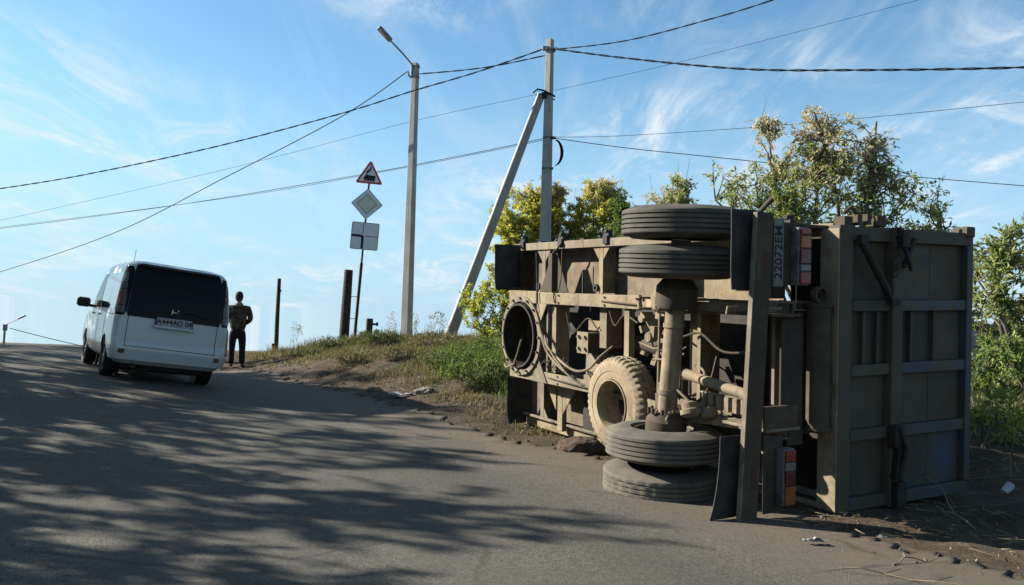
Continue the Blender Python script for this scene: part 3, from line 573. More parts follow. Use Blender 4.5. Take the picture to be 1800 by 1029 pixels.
# tailgate
GA = -.02
TG = tb('tailgate', -.03, .02, .04, 1.69, .05, 2.47, M_GATE, .004)
tb('body_corner_post', -.10, .03, -.09, .07, .01, 2.50, M_GATE, .006)
tb('lit_post_flange', -.10, .10, -.105, -.092, .05, 2.47, M_DUST, .002)  # lighter strip over the post side, sunlight put into its colour
def gr(name, d0, d1, z0, z1, m=M_GATE, dep=.07, bevel=.006): return tb(name, -.03 - dep, -.031, d0, d1, z0, z1, m, bevel)
gr('gate_top_rail', .072, 1.72, 2.37, 2.49); gr('gate_bottom_rail', .072, 1.70, .04, .15, M_GATEB)
gr('gate_end_post', 1.625, 1.71, .152, 2.368, M_GATEB, .08); gr('gate_middle_post', .56, .70, .02, 2.5, M_GATE, .095, .008)
for zc in (1.81, 1.25, .69):
    gr('gate_cross_rail', .074, .558, zc - .05, zc + .05); gr('gate_cross_rail', .702, 1.622, zc - .05, zc + .05, M_GATEB)
for d_ in (.25, .43, .88, 1.20): gr('gate_short_post', d_ - .02, d_ + .02, 1.302, 1.758, M_GATE, .05, .004)
for z0, z1 in ((.155, .637), (.743, 1.197), (1.302, 1.757), (1.863, 2.367)):
    for d0, d1 in ((.075, .555), (.705, 1.165), (1.171, 1.62)):
        nn_ = 9; gx, gzz = np.meshgrid(np.linspace(d0, d1, nn_), np.linspace(z0, z1, nn_)); ed = np.sin(np.pi * (gx - d0) / (d1 - d0)) * np.sin(np.pi * (gzz - z0) / (z1 - z0))
        yy = -.040 + .016 * ed * fnoise(gx * 3, gzz * 3, .7, d0 * 7 + z0 * 5) + .006 * ed
        Vp = np.c_[gx.ravel(), yy.ravel(), gzz.ravel()]; Vq = Vp.copy(); Vq[:, 1] = np.maximum(Vp[:, 1] + .006, -.0305); ii = np.arange(nn_ * nn_).reshape(nn_, nn_)
        Fp = np.c_[ii[:-1, :-1].ravel(), ii[:-1, 1:].ravel(), ii[1:, 1:].ravel(), ii[1:, :-1].ravel()]
        po = np_mesh('panel', np.concatenate([Vp, Vq]), np.concatenate([Fp, Fp[:, ::-1] + nn_ * nn_]), [M_GATE], smooth=True); po.parent = T
MB().tube([(.15, -.12, 2.36), (.47, -.14, 1.93)], .035, 10).tube([(.44, -.14, 1.97), (.54, -.14, 1.84)], .018, 8).box((.15, -.12, 2.38), (.08, .07, .08)).box((.56, -.13, 1.84), (.10, .06, .05)).build('tailgate_strut', M_DARK, T, smooth=40)
for k in range(8):
    c = Vector((.56 + .015 * math.sin(k * 2.3), -.15, 2.46 - k * .052)); M3 = Matrix.Rotation(k * math.pi / 2 + .3, 3, 'Z')
    MB().tube([c + M3 @ Vector((.022 * math.cos(t), 0, .034 * math.sin(t))) for t in np.linspace(0, 2 * math.pi, 13)], .0065, 5, False).build('chain_link', M_BROWN, T, smooth=True)
MB().box((.62, -.16, 2.40), (.10, .10, .16)).box((.70, -.17, 2.28), (.04, .04, .30), (.0, .5, 0)).tube([(.56, -.17, 2.5), (.66, -.2, 2.2), (.72, -.18, 2.12)], .02).build('tailgate_latch', M_DARK, T, bevel=.008)
MB().box((.60, -.15, .66), (.12, .09, .20)).box((.63, -.15, .42), (.10, .08, .30), (0, .15, 0)).box((.64, -.15, .14), (.13, .09, .22)).tube([(.58, -.2, .75), (.66, -.21, .55), (.6, -.19, .3)], .022).build('tailgate_latch', M_DARK, T, bevel=.010)
MB().box((1.66, -.05, 2.50), (.12, .14, .10)).box((1.52, -.06, 2.50), (.05, .1, .05)).build('gate_corner_cap', M_GATE, T, bevel=.01)
MB().lathe([(.0, 0), (.045, 0), (.045, .12), (0, .12)], (.16, -.12, -.01), (0, 1, 0), 12).box((.02, -.06, -.015), (.2, .1, .05)).build('lower_hinge', M_BROWN, T, smooth=35)
# chassis beams (I sections)
for z0, z1 in ((1.70, 1.84), (.69, .83)):
    zc = (z0 + z1) / 2
    mb = MB().bx(-.42, -.405, .10, 5.15, z0, z1).bx(-.405, -.10, .10, 5.15, zc - .006, zc + .006).bx(-.10, -.085, .10, 5.15, z0, z1)
    for a in (1.0, 2.0, 3.1, 4.1): mb.bx(-.404, -.102, a - .006, a + .006, z0 + .01, z1 - .01)
    mb.build('chassis_beam', M_DUST, T, bevel=.003)
    for a in (.9, 2.9, 4.6): tb('body_bearer', a - .06, a + .06, -.082, .138, z0 + .01, z1 - .01, M_BROWN)  # bearers in the darker steel, shade put into their colour
def chan(a, z0, z1, d0=-.38, d1=-.16, w=.07, m=M_DUST): return MB().bx(d0, d0 + .01, a - w / 2, a + w / 2, z0, z1).bx(d0 + .01, d1, a - w / 2, a - w / 2 + .01, z0, z1).bx(d1 - .01, d1, a - w / 2 + .011, a + w / 2, z0, z1).build('cross_member', m, T, bevel=.002)
chan(4.13, .835, 1.695, -.36, -.16, .16); chan(4.20, .835, 1.695, -.40, -.37, .04)
chan(3.07, 1.22, 1.695, -.32, -.1, .14); chan(2.53, 1.0, 1.695, -.38, -.3, .09)
chan(1.50, .835, 1.695, -.27, -.05, .20, M_FLOOR); chan(1.36, .835, 1.695, -.36, -.24, .05); chan(.42, .835, 1.695, -.30, -.05, .12, M_BROWN); chan(.78, .835, 1.695, -.2, .0, .16, M_BROWN)  # rear members in the darker steel to deepen the shade there
tb('cross_plate', .32, .36, -.40, -.16, .84, 1.69, M_DUST)
# strut, triangular brackets in the upper cell
MB().bx(-.16, -.09, 4.50, 4.60, 1.842, 2.36).prism([(0, 0), (-.30, 0), (0, .55)], (-.1, 4.49, 1.845), (0, 1, 0), (0, 0, 1), (.015, 0, 0)).prism([(0, 0), (.30, 0), (0, .5)], (-.1, 4.61, 1.845), (0, 1, 0), (0, 0, 1), (.015, 0, 0)).tube([(-.12, 4.55, 2.36), (-.1, 4.45, 2.43), (-.07, 4.4, 2.5)], .014).build('wheel_arch_stay', M_BROWN, T, bevel=.004)
MB().bx(-.16, -.09, 4.20, 4.32, .05, .685).prism([(0, 0), (-.34, 0), (0, -.42)], (-.17, 4.18, .685), (0, 1, 0), (0, 0, 1), (.015, 0, 0)).prism([(0, 0), (.3, 0), (0, -.38)], (-.17, 4.34, .685), (0, 1, 0), (0, 0, 1), (.015, 0, 0)).build('wheel_arch_stay', M_DUST, T, bevel=.004)
tb('mudguard_plate', 2.9, 3.9, -.04, -.02, .10, .60, M_DARK)
# turntable ring with gussets
tb('turntable_plate', 4.42, 5.16, -.44, -.422, 1.70, 1.86); 
for a, s in ((4.40, -1),):
    MB().prism([(0, 0), (-.26, 0), (.05, -.46)], (-.435, a + .02, 1.70), (0, 1, 0), (0, 0, 1), (.02, 0, 0)).build('ring_gusset', M_DUST, T, bevel=.003)
    MB().prism([(0, 0), (-.36, 0), (-.06, .42)], (-.435, a + .1, .69), (0, 1, 0), (0, 0, 1), (.02, 0, 0)).build('ring_gusset', M_DUST, T, bevel=.003)
MB().lathe([(.525, -.02), (.525, .02), (.505, .03), (.505, .07), (.53, .08), (.53, .11), (.43, .11), (.43, .05), (.455, .03), (.455, -.02)], (-.44, 4.80, 1.265), (1, 0, 0), 72, close=True).build('turntable_ring', M_DUST, T, smooth=35)
MB().lathe([(.425, -.06), (.425, .3), (.40, .3), (.40, -.06)], (-.44, 4.80, 1.265), (1, 0, 0), 56, close=True).build('turntable_race', M_DARK, T, smooth=35)
for k in range(16):
    t = 2 * math.pi * k / 16; MB().lathe([(0, -.02), (.017, -.02), (.017, 0), (0, 0)], (-.465, 4.80 + .495 * math.cos(t), 1.265 + .495 * math.sin(t)), (1, 0, 0), 6).build('bolt', M_BROWN, T)
tb('ring_cross_bar', 5.26, 5.34, -.2, -.12, .84, 1.69); tb('ring_cross_bar', 4.80, 4.87, -.2, -.12, .84, 1.69)
MB().tube([(-.50, 5.15, .85), (-.56, 5.0, .82), (-.52, 4.85, .88), (-.5, 4.78, 1.05), (-.52, 4.66, 1.22)], .014).tube([(-.55, 5.02, .9), (-.5, 4.9, .84), (-.5, 4.8, .92)], .012).build('brake_hose', M_DUST, T, smooth=True)
# bracket box with bolts, cylinder mount
tb('trunnion_box', 3.31, 3.53, -.36, .13, 1.14, 1.38, M_BROWN, .006); tb('trunnion_face', 3.30, 3.54, -.375, -.362, 1.13, 1.39, M_DUST, .003)  # pale face on a dark box: sun and shade painted by tone
for a in (3.36, 3.49):
    for z in (1.19, 1.33): MB().lathe([(0, -.03), (.02, -.03), (.02, 0), (0, 0)], (-.376, a, z), (1, 0, 0), 6).build('bolt', M_DUST, T)
tb('cylinder_mount', 3.28, 3.6, -.20, .0, .90, 1.13); tb('cylinder_mount', 3.28, 3.56, -.2, .0, 1.40, 1.52)
tb('subframe_plate', 2.7, 3.75, -.1, .1, .835, .98, M_DUST)
MB().lathe([(0, 0), (.10, 0), (.10, .34), (.085, .36), (.085, .7), (0, .7)], (.04, 2.2, 1.25), (0, 1, .05), 20).build('tipping_cylinder', M_BROWN, T, smooth=35)
# air valves, pipes
mb = MB(); rr = random.Random(5)
for _ in range(16): mb.box((-.36 + rr.uniform(-.08, .1), 2.05 + rr.uniform(-.25, .2), 1.42 + rr.uniform(-.26, .26)), (rr.uniform(.04, .12), rr.uniform(.04, .12), rr.uniform(.04, .12)), (rr.uniform(-.4, .4),) * 3)
mb.lathe([(0, 0), (.05, 0), (.06, .03), (.05, .1), (0, .1)], (-.5, 2.0, 1.42), (1, 0, 0), 14).lathe([(0, 0), (.04, 0), (.04, .09), (0, .1)], (-.46, 2.18, 1.60), (1, 0, .2), 12)
mb.build('brake_valve', M_DUST, T, bevel=.005)
MB().tube([(-.5, 1.80, 1.72), (-.5, 1.81, .86)], .014).tube([(-.48, 1.76, 1.0), (-.6, 1.5, 1.25), (-.55, 1.35, 1.3)], .011).tube([(-.45, 2.2, 1.35), (-.42, 2.0, 1.3), (-.45, 1.85, 1.32)], .01).tube([(-.5, 1.9, 1.2), (-.56, 1.62, 1.22), (-.4, 1.5, 1.35)], .01).build('air_pipe', M_DUST, T, smooth=True)
for pts, r_ in (([(-.45, 4.36, 1.50), (-.47, 4.14, 1.22), (-.49, 3.8, 1.05), (-.47, 3.45, .93), (-.43, 3.2, .97), (-.4, 3.0, 1.13), (-.3, 2.9, 1.25)], .016), ([(-.45, 4.34, 1.42), (-.5, 4.05, 1.12), (-.5, 3.7, .93), (-.44, 3.5, .84)], .014), ([(-.44, 4.2, 1.3), (-.52, 3.95, 1.15), (-.5, 3.6, .90), (-.46, 3.4, .80), (-.4, 3.25, .76)], .012),
                ([(-.43, 4.45, 2.36), (-.44, 4.4, 1.9), (-.46, 4.37, 1.6)], .008), ([(-.1, 4.35, 2.4), (-.12, 4.33, 2.1), (-.3, 4.1, 1.88), (-.43, 4.0, 1.83), (-.43, 3.98, 1.72)], .009), ([(-.44, 1.3, 1.18), (-.5, 1.12, 1.15), (-.52, 1.06, 1.0), (-.45, 1.08, .8)], .013)):
    P = spline(np.array(pts), 6); MB().tube([tuple(p) for p in P], r_, 8).build('brake_hose', M_BROWN if r_ < .01 else M_DUST, T, smooth=True)
for k in range(7):
    a = 3.62 + k * .09; MB().tube([(-.44, a, .86), (-.50, a + .02, .93 + .02 * (k % 3)), (-.47, a - .03, 1.02 + .05 * math.sin(k * 2)), (-.42, a, .95)], .008, 6).build('cable_tie', M_BROWN, T, smooth=True)
# axle, brake drums, chambers, springs
AXM, AD = 1.21, -.93
def AXZ(z): return AXM - .104 * z
AX = AXZ(1.25); AV = Vector((0, -.104, 1))
MB().tube([(AD, AXZ(.34), .34), (AD, AXZ(2.38), 2.38)], .088, 28).build('axle', M_DUST, T, smooth=True)
for z in (.98, 1.60): MB().tube([(AD, AXZ(z), z + .02), (AD, AXZ(z), z - .02)], .100, 24).build('axle_collar', M_DUST, T, smooth=35)
def tyre(z0, mat, name='tyre', groove=4, blocky=False, Rr=.540, w=.290, ang=0, tilt=(0, 0)):
    gd = .016; sh = .03; prof = [(.30, 0.03), (.315, .0), (.37, -.004), (.44, .002), (.485, .02), (Rr - .008, .038)]
    zs = np.linspace(.04, w - .04, groove + 2); lands = []
    for i in range(groove + 1):
        a0, a1 = zs[i], zs[i + 1]; lands += [(Rr, a0 + .008), (Rr, a1 - .008)]
        if i < groove: lands += [(Rr - gd, a1 - .005), (Rr - gd, a1 + .005)]
    prof += lands + [(Rr - .008, w - .038), (.485, w - .02), (.44, w - .002), (.37, w + .004), (.315, w), (.30, w - .03)]
    n = 120
    def rm(i, k, r, h):
        if blocky and r > Rr - .004:
            j = int(h / .05)
            if (k + 2 * (j % 3)) % 4 == 0: return r - .007
        if blocky == 2 and r > .46 and (h < .085 or h > w - .085): return r - (.024 if (k + (h > .14) * 2) % 4 < 2 else 0)
        return r
    return MB().lathe(prof, (AD, AXZ(z0), z0), (tilt[0], tilt[1] - .03, 1), n, rm, close=True).build(name, mat, T, smooth=25)
def rim(z0, parent, up=1):
    m = MB().lathe([(.298, .03), (.298, .25), (.285, .25), (.27, .2), (.27, .08), (.14, .05), (.14, .03), (.275, .045), (.285, .03)], (AD, AXZ(z0), z0), (0, -.104, 1), 40, close=True)
    return m.build('rim', M_BROWN, parent, smooth=35)
for z0, mt, bl, tl in ((-.005, M_TYRE_GREY, 1, (.0, .0)), (.355, M_TYRE_GREY, 0, (.02, .035)), (2.035, M_TYRE, 0, (0, 0)), (2.385, M_TYRE, 0, (0, .01))):
    ty = tyre(z0, mt, blocky=bl, groove=4, tilt=tl); rim(z0, ty)
for z0, z1 in ((.50, .80), (1.76, 2.03)):
    MB().lathe([(.11, 0), (.18, .0), (.19, .03), (.19, z1 - z0 - .08), (.13, z1 - z0), (.11, z1 - z0)], (AD, AXZ(z0), z0), (0, -.104, 1), 32, close=True).build('brake_drum', M_BROWN, T, smooth=35)
for zc in (.62, 1.92):
    for k in range(10):
        t = 2 * math.pi * k / 10; MB().lathe([(0, 0), (.016, 0), (.016, .05), (0, .05)], (AD + .165 * math.cos(t), AXZ(zc + .16) + .165 * math.sin(t), zc + .16), (0, 0, 1), 6).build('wheel_nut', M_BROWN, T)
MB().lathe([(0, 0), (.06, 0), (.095, .03), (.095, .07), (.075, .08), (.075, .13), (0, .15)], (AD + .05, AX - .24, .78), (0, .3, 1), 20).tube([(AD + .05, AX - .2, .92), (AD, AX - .08, 1.02)], .014).build('brake_chamber', M_DUST, T, smooth=30)
MB().lathe([(0, 0), (.06, 0), (.085, .03), (.085, .09), (0, .12)], (AD + .20, AX - .30, .76), (.2, .5, 1), 18).build('brake_chamber', M_DUST, T, smooth=30)
for zc in (.745, 1.775):
    for k in range(9):
        L = 1.0 - k * .095; P = [(-.50 - k * .021 - .10 * (1 - abs(s) ** 2), AX + s * L, zc) for s in np.linspace(-1, 1, 9)]
        mb = MB(); 
        for i in range(8):
            p, q = P[i], P[i + 1]; y = (p[1] + q[1]) / 2; x = (p[0] + q[0]) / 2; an = math.atan2(q[0] - p[0], q[1] - p[1])
            mb.box((x, y, zc), (.014, math.dist(p, q) * 1.02, .085), (0, 0, -an))
        mb.build('spring_leaf', M_DUST, T, bevel=.002)
    for da in (-.09, .09):
        MB().tube([(-.45, AX + da, zc - .06), (-1.02, AX + da, zc - .06), (-1.05, AX + da, zc), (-1.02, AX + da, zc + .06), (-.45, AX + da, zc + .06)], .012).build('u_bolt', M_DUST, T, smooth=True)
    for a in (.15, 2.14): MB().bx(-.56, -.42, a - .07, a + .07, zc - .065, zc - .05).bx(-.56, -.42, a - .07, a + .07, zc + .05, zc + .065).tube([(-.5, a, zc - .08), (-.5, a, zc + .08)], .025, 12).build('spring_hanger', M_DUST, T, smooth=35)
MB().tube([(-.62, 1.24, 1.12), (-.62, .45, 1.02)], .05, 18).tube([(-.62, .46, 1.02), (-.62, .38, 1.01)], .062, 18).build('air_cylinder', M_DUST, T, smooth=35)
mb = MB()
for k in range(6): mb.bx(-.66, -.58, .40 + k * .105, .46 + k * .105, .84, .97)
mb.bx(-.64, -.60, .36, 1.02, .97, .985).build('finned_block', M_DUST, T, bevel=.004)
MB().box((-.75, 1.42, .84), (.12, .08, .16)).box((-.82, 1.36, .95), (.05, .05, .12), (.3, 0, .2)).tube([(-.7, 1.5, .9), (-.78, 1.38, 1.05), (-.8, 1.3, .98)], .012).lathe([(0, 0), (.04, 0), (.04, .1), (0, .1)], (-.72, 1.5, .98), (1, 0, .2), 12).build('slack_adjuster', M_DUST, T, bevel=.004)
MB().box((-.8, 1.40, 1.80), (.14, .10, .14)).box((-.72, 1.55, 1.88), (.08, .07, .16), (.3, .2, 0)).tube([(-.6, 1.6, 1.96), (-.7, 1.55, 1.84), (-.75, 1.42, 1.74)], .018).build('slack_adjuster', M_DUST, T, bevel=.006)
for pts, r_ in (([(-.3, 1.95, 1.6), (-.42, 1.6, 1.45), (-.4, 1.3, 1.5), (-.45, .9, 1.35), (-.4, .45, 1.4)], .012), ([(-.45, 1.0, 1.3), (-.6, .95, 1.0), (-.7, 1.0, .88)], .012), ([(-.3, .6, .86), (-.4, .62, 1.1), (-.35, .5, 1.25), (-.38, .42, 1.5)], .010),
                ([(-.35, 2.9, 1.66), (-.38, 2.75, 1.5), (-.36, 2.6, 1.62), (-.4, 2.3, 1.55)], .010), ([(-.3, 3.9, 1.6), (-.34, 3.7, 1.35), (-.32, 3.4, 1.55), (-.36, 3.15, 1.45)], .009), ([(-.43, 2.95, 1.77), (-.44, 2.2, 1.75), (-.43, 1.5, 1.78), (-.44, .6, 1.76)], .009), ([(-.43, 4.1, .77), (-.45, 3.2, .75), (-.43, 2.2, .77), (-.44, .6, .76)], .009),
                ([(AD + .12, AX, 1.5), (AD + .14, AX + .03, 1.2), (AD + .12, AX + .02, .9)], .010)):
    P = spline(np.array(pts), 6); MB().tube([tuple(p) for p in P], r_, 7).build('brake_hose', M_BROWN, T, smooth=True)
MB().bx(-.34, -.26, 1.62, 1.92, .86, 1.0).bx(-.36, -.30, 1.66, 1.78, 1.02, 1.14).build('battery_box', M_BROWN, T, bevel=.008)
for a, z in ((4.7, 1.77), (3.9, 1.77), (2.9, 1.77), (2.3, 1.77), (3.9, .76), (1.75, 1.77), (.7, 1.77)):
    for dz in (-.045, .045): MB().lathe([(0, -.014), (.013, -.014), (.013, 0), (0, 0)], (-.421, a, z + dz), (1, 0, 0), 6).build('bolt', M_BROWN, T)
# spare wheel, flat against the chassis
SPA = 2.46
def sp_mod(i, k, r, h):
    if r > .485 and (h < .10 or h > .19): return r - (.015 if (k + (h > .14) * 2) % 4 < 2 else 0)
    if r > .505: return r - (.010 if k % 4 == 0 else 0)
    return r
SW = MB().lathe([(.265, .03), (.28, .0), (.33, -.006), (.36, -.002), (.365, -.008), (.44, -.004), (.49, .02), (.515, .05), (.52, .10), (.505, .105), (.505, .115), (.522, .12), (.522, .17), (.505, .175), (.505, .185), (.52, .19), (.515, .24), (.49, .27), (.44, .29), (.33, .29), (.265, .26)],
     (-.62, SPA, .66), (1, 0, 0), 168, sp_mod, close=True).build('spare_wheel', M_SPARE, T, smooth=25)
MB().lathe([(.265, .01), (.275, -.012), (.262, -.015), (.25, .01), (.245, .27), (.262, .27)], (-.62, SPA, .66), (1, 0, 0), 56, close=True).build('rim', M_DUST, SW, smooth=35)
MB().bx(-.42, -.36, SPA - .35, SPA - .05, .30, .40).bx(-.42, -.36, SPA - .35, SPA - .05, .45, .52).bx(-.36, -.34, SPA - .35, SPA, .2, .6).build('spare_wheel_carrier', M_DUST, T, bevel=.004)
# rear: bumper beam, panel, lamps, number strip, mud flaps, roller
(lambda m: m.box((-.965, -.0425, 1.30), (.17, .015, 2.54), (0, .055, 0)).box((-.885, .03, 1.30), (.01, .13, 2.54), (0, .055, 0)))(MB()).build('bumper_beam', M_BROWN, T, bevel=.003)
MB().box((-1.056, -.025, 1.30), (.01, .05, 2.54), (0, .055, 0)).build('bumper_flange', M_DUST, T, bevel=.002)  # lighter steel than the beam, painting its sunlit edge strip
for z in (2.14, .43): tb('faded_reflector', -.0535, -.0505, -.965 + .055 * (z - 1.3), -.91 + .055 * (z - 1.3), z - .1, z + .1, two('faded_red_%d' % (z * 10), (0.09, .025, .02), (.06, .03, .025), 20, .6, .1), .001)
tb('bumper_bracket', -.03, .5, -.80, -.45, 1.72, 1.745, M_BROWN); tb('bumper_bracket', -.03, .5, -.83, -.45, .775, .80, M_DUST); tb('bumper_bracket', .0, .04, -.83, -.45, .80, .98, M_BROWN)
tb('rear_plate', .0, .012, -.80, -.50, 1.98, 2.50, M_BROWN); tb('rear_plate', .0, .012, -.835, -.62, .10, .74, M_BROWN)
tb('rear_cross_plate', .05, .075, -.60, -.35, .85, 1.70, M_BROWN); tb('rear_cross_plate', .12, .14, -.34, -.10, .70, 1.84, M_BROWN)  # rear plates carry painted shade in their darker tone
tb('rear_cross_plate', .08, .10, -.48, -.30, .62, .845, M_BROWN)
MB().tube([(-.20, .02, .78), (-.20, .02, 1.80)], .10, 26).tube([(-.20, .02, 1.80), (-.20, .02, 1.83)], .115, 26).tube([(-.20, .02, .75), (-.20, .02, .78)], .115, 26).build('tipping_shaft', M_BROWN, T, smooth=35)
MB().lathe([(.055, -.03), (.075, -.03), (.075, .03), (.055, .03)], (-.24, -.02, 1.90), (0, 1, 0), 20, close=True).box((-.10, .02, 1.55), (.06, .08, .5)).box((-.09, -.02, 1.0), (.08, .05, .12)).build('shaft_bracket', M_BROWN, T, smooth=35)
MB().tube([(-1.02, .12, 1.80), (-1.12, .14, 1.80), (-1.13, .14, 1.74)], .009, 6).tube([(-.84, -.03, 1.79), (-.70, -.04, 1.79)], .009, 6).build('light_bracket_rod', M_DUST, T, smooth=True)
MB().tube([(-.86, .10, 2.55), (-.80, .02, 2.66), (-.78, .0, 2.69)], .022, 8).build('release_lever', M_BROWN, T, smooth=True)
M_LHOUS = two('lamp_housing', (.2, .2, .19), (.1, .09, .08), 8, .5, .1)
def lens(name, c, rough=.35): t = NT(name); n = t.noise(9, 5); t.col(t.mix(t.rng(n, .4, .75, .05, .4), tuple(x * .75 for x in c), (.06, .04, .03))).r(rough, 0, .5).bump(t.noise(120, 1), .1, .002); return t.m
LR, LA, LDR, LW = lens('red_lens', (.42, .018, .012)), lens('amber_lens', (.50, .13, .01)), lens('dark_red_lens', (.16, .012, .012)), lens('clear_lens', (.26, .24, .23))
def tail_light(d0, d1, z0, z1, segs, label):
    b = tb('tail_light', -.09, -.0, d0, d1, z0, z1, M_LHOUS, .008); b['label'] = label
    z = z1 - .01; tot = sum(s[0] for s in segs)
    for f, m, nm in segs:
        h = (z1 - z0 - .02) * f / tot; tb(nm, -.115, -.091, d0 + .008, d1 - .008, z - h + .003, z - .003, m, .006, parent=b); z -= h
tail_light(-.57, -.44, 1.98, 2.46, ((.12, LR, 'red_lens'), (.24, LA, 'amber_lens'), (.28, LDR, 'dark_red_lens'), (.13, LW, 'clear_lens'), (.23, LR, 'red_lens')), 'upper red and amber tail light')
tail_light(-.70, -.575, .17, .64, ((.22, LR, 'red_lens'), (.16, LW, 'clear_lens'), (.28, LDR, 'dark_red_lens'), (.34, LA, 'amber_lens')), 'lower red and amber tail light')
NP = tb('number_strip', -.008, -.001, -.765, -.655, 1.97, 2.53, two('faded_white_plate', (.26, .26, .25), (.15, .145, .13), 6, .6, .1), .001)
def text_obj(name, s, size, mat, parent, M, depth=.001, bold=0.0):
    cu_ = bpy.data.curves.new(name, 'FONT'); cu_.body = s; cu_.size = size; cu_.extrude = depth; cu_.offset = bold; cu_.align_x = 'CENTER'; cu_.align_y = 'CENTER'
    o = bpy.data.objects.new(name + '_c', cu_); COL.objects.link(o); bpy.context.view_layer.update()
    me = bpy.data.meshes.new_from_object(o.evaluated_get(bpy.context.evaluated_depsgraph_get())); bpy.data.objects.remove(o, do_unlink=True)
    me.materials.clear(); me.materials.append(mat); me.name = name
    o = bpy.data.objects.new(name, me); COL.objects.link(o); o.parent = parent; o.matrix_local = M; return o
M_INK = two('black_print', (.010, .010, .011), (.02, .02, .02), 10, .6, 0)
# text reads upwards (z), faces the tail (-y): columns = text x, text y, normal
text_obj('number_text', '22072EM', .118, M_INK, NP, Matrix(((0, -1, 0, -.71), (0, 0, -1, -.010), (1, 0, 0, 2.25), (0, 0, 0, 1))), bold=.0015)
def flap(name, a, d0, d1, z0, z1, curl=.03, mat=M_RUBBER, th=.008, sk=0.0):
    mb = MB(); nz, nd = 9, 6; vs = []
    for s in (0, 1):
        for i in range(nz):
            for j in range(nd):
                fz, fd = i / (nz - 1), j / (nd - 1)
                d = d0 + (d1 - d0) * fd - sk * (1 - fz); z = z0 + (z1 - z0) * fz
                y = a + s * th + curl * (math.sin(fz * 5 + 1) * .35 + (1 - fd) ** 2 * .8) - curl * 1.5 * (1 - fz) ** 3 * (1 - fd)
                vs.append((d - .03 * (1 - fz) ** 4 * (1 - fd) * (3 if sk else 0), y, z))
    fs = []; q = nz * nd
    for i in range(nz - 1):
        for j in range(nd - 1):
            k = i * nd + j; fs += [(k, k + 1, k + nd + 1, k + nd), (q + k, q + k + nd, q + k + nd + 1, q + k + 1)]
    ring = [j for j in range(nd)] + [i * nd + nd - 1 for i in range(1, nz)] + [(nz - 1) * nd + j for j in range(nd - 2, -1, -1)] + [i * nd for i in range(nz - 2, 0, -1)]
    for i in range(len(ring)): x, y = ring[i], ring[(i + 1) % len(ring)]; fs.append((x, y, q + y, q + x))
    return mb.add(vs, fs).build(name, mat, T, smooth=40)
flap('mudflap', .045, -1.17, -.88, 1.94, 2.59, .014)
flap('mudflap', .055, -1.24, -1.0, .10, .76, .02, sk=.03)
tb('flap_hanger', .06, .085, -1.0, -.84, 2.40, 2.55, M_DUST); tb('flap_hanger', .06, .085, -1.10, -.86, 1.93, 1.955, M_DUST)
flap('mudflap', 5.5, -.48, -.08, 1.86, 2.50, .04); flap('mudflap', 5.3, -.36, -.05, .0, .64, .07)
tb('flap_bar', 5.42, 5.49, -.3, .0, 1.86, 1.90, M_BROWN); tb('front_cross_plate', 5.4, 5.6, -.12, -.1, 1.86, 2.40, M_DARK)

# ------------------------------------------------------------------ white minivan
VM = pose((-5.317, 13.241, .411), R(32.04), R(.83), R(-5.92))
V = empty('minivan', VM); tag(V, 'white minivan with dark wraparound rear window climbing the road, seen from behind', 'van')
def carpaint(name, c, dirt):
    t = NT(name); n = t.noise(1.8, 6, .6); g = t.n.new('ShaderNodeNewGeometry')
    t.col(t.mix(t.rng(n, .5, .75, 0, .45), c, dirt)).r(.28, 0, .5); t.b.inputs['Coat Weight'].default_value = .4; t.b.inputs['Coat Roughness'].default_value = .12; return t.m
M_WHITE = carpaint('white_car_paint', (.60, .64, .62), (.46, .47, .44))
M_GLASS = NT('dark_tinted_glass').col((.006, .007, .009)).r(.12, 0, .10).m
M_SIDEG = NT('side_glass').col((.02, .025, .03)).r(.03, 0, .9).m; M_SIDEG.node_tree.nodes['Principled BSDF'].inputs['Coat Weight'].default_value = .7
M_BLK = two('black_plastic', (.012, .012, .013), (.02, .02, .02), 10, .45, 0)
M_CHR = NT('chrome_trim').col((.6, .6, .6)).r(.2, 1.0).m
M_VTYRE = two('car_tyre_rubber', (.015, .015, .015), (.03, .028, .025), 8, .85, .2)
M_ALLOY = two('alloy_rim', (.16, .16, .16), (.25, .25, .24), 8, .4, 0, metal=.6)
ZR = [(.27, .72), (.33, .80), (.45, .845), (.60, .85), (.80, .85), (.97, .845), (1.05, .835), (1.30, .82), (1.55, .79), (1.72, .76), (1.80, .735), (1.845, .67), (1.87, .54), (1.88, .32)]
def vw(z): return float(np.interp(z, [a for a, b in ZR], [b for a, b in ZR]))
def vr(z): return float(np.interp(z, [.27, .33, .5, .62, .66, 1.0, 1.4, 1.75, 1.82, 1.87, 1.88], [.10, .02, .0, .015, .05, .06, .13, .22, .27, .42, .8]))
def vf(z): return float(np.interp(z, [.27, .5, .75, .9, 1.02, 1.15, 1.6, 1.78, 1.85, 1.88], [4.30, 4.42, 4.38, 4.20, 3.72, 3.56, 3.02, 2.75, 2.5, 2.0]))
def vloop(z, n=120):
    w, y0, y1 = vw(z), vr(z), vf(z); rc = min(.11, w * .45); rf = min(.35, w * .6); pts = []
    def arc(cx, cy, r_, a0, a1, k): return [(cx + r_ * math.cos(t), cy + r_ * math.sin(t)) for t in np.linspace(a0, a1, k)]
    pts = [(x, y0 - .0 + .02 * (1 - (1 - abs(x) / w) ** 0) ) for x in np.linspace(0, w - rc, 10)[:-1]]
    pts += arc(w - rc, y0 + rc, rc, -math.pi / 2, 0, 9)
    pts += [(w, y) for y in np.linspace(y0 + rc, y1 - rf, 26)[1:-1]] + arc(w - rf, y1 - rf, rf, 0, math.pi / 2, 9) + [(x, y1) for x in np.linspace(w - rf, 0, 7)[1:]]
    full = pts + [(-x, y) for x, y in pts[-2:0:-1]]
    return full
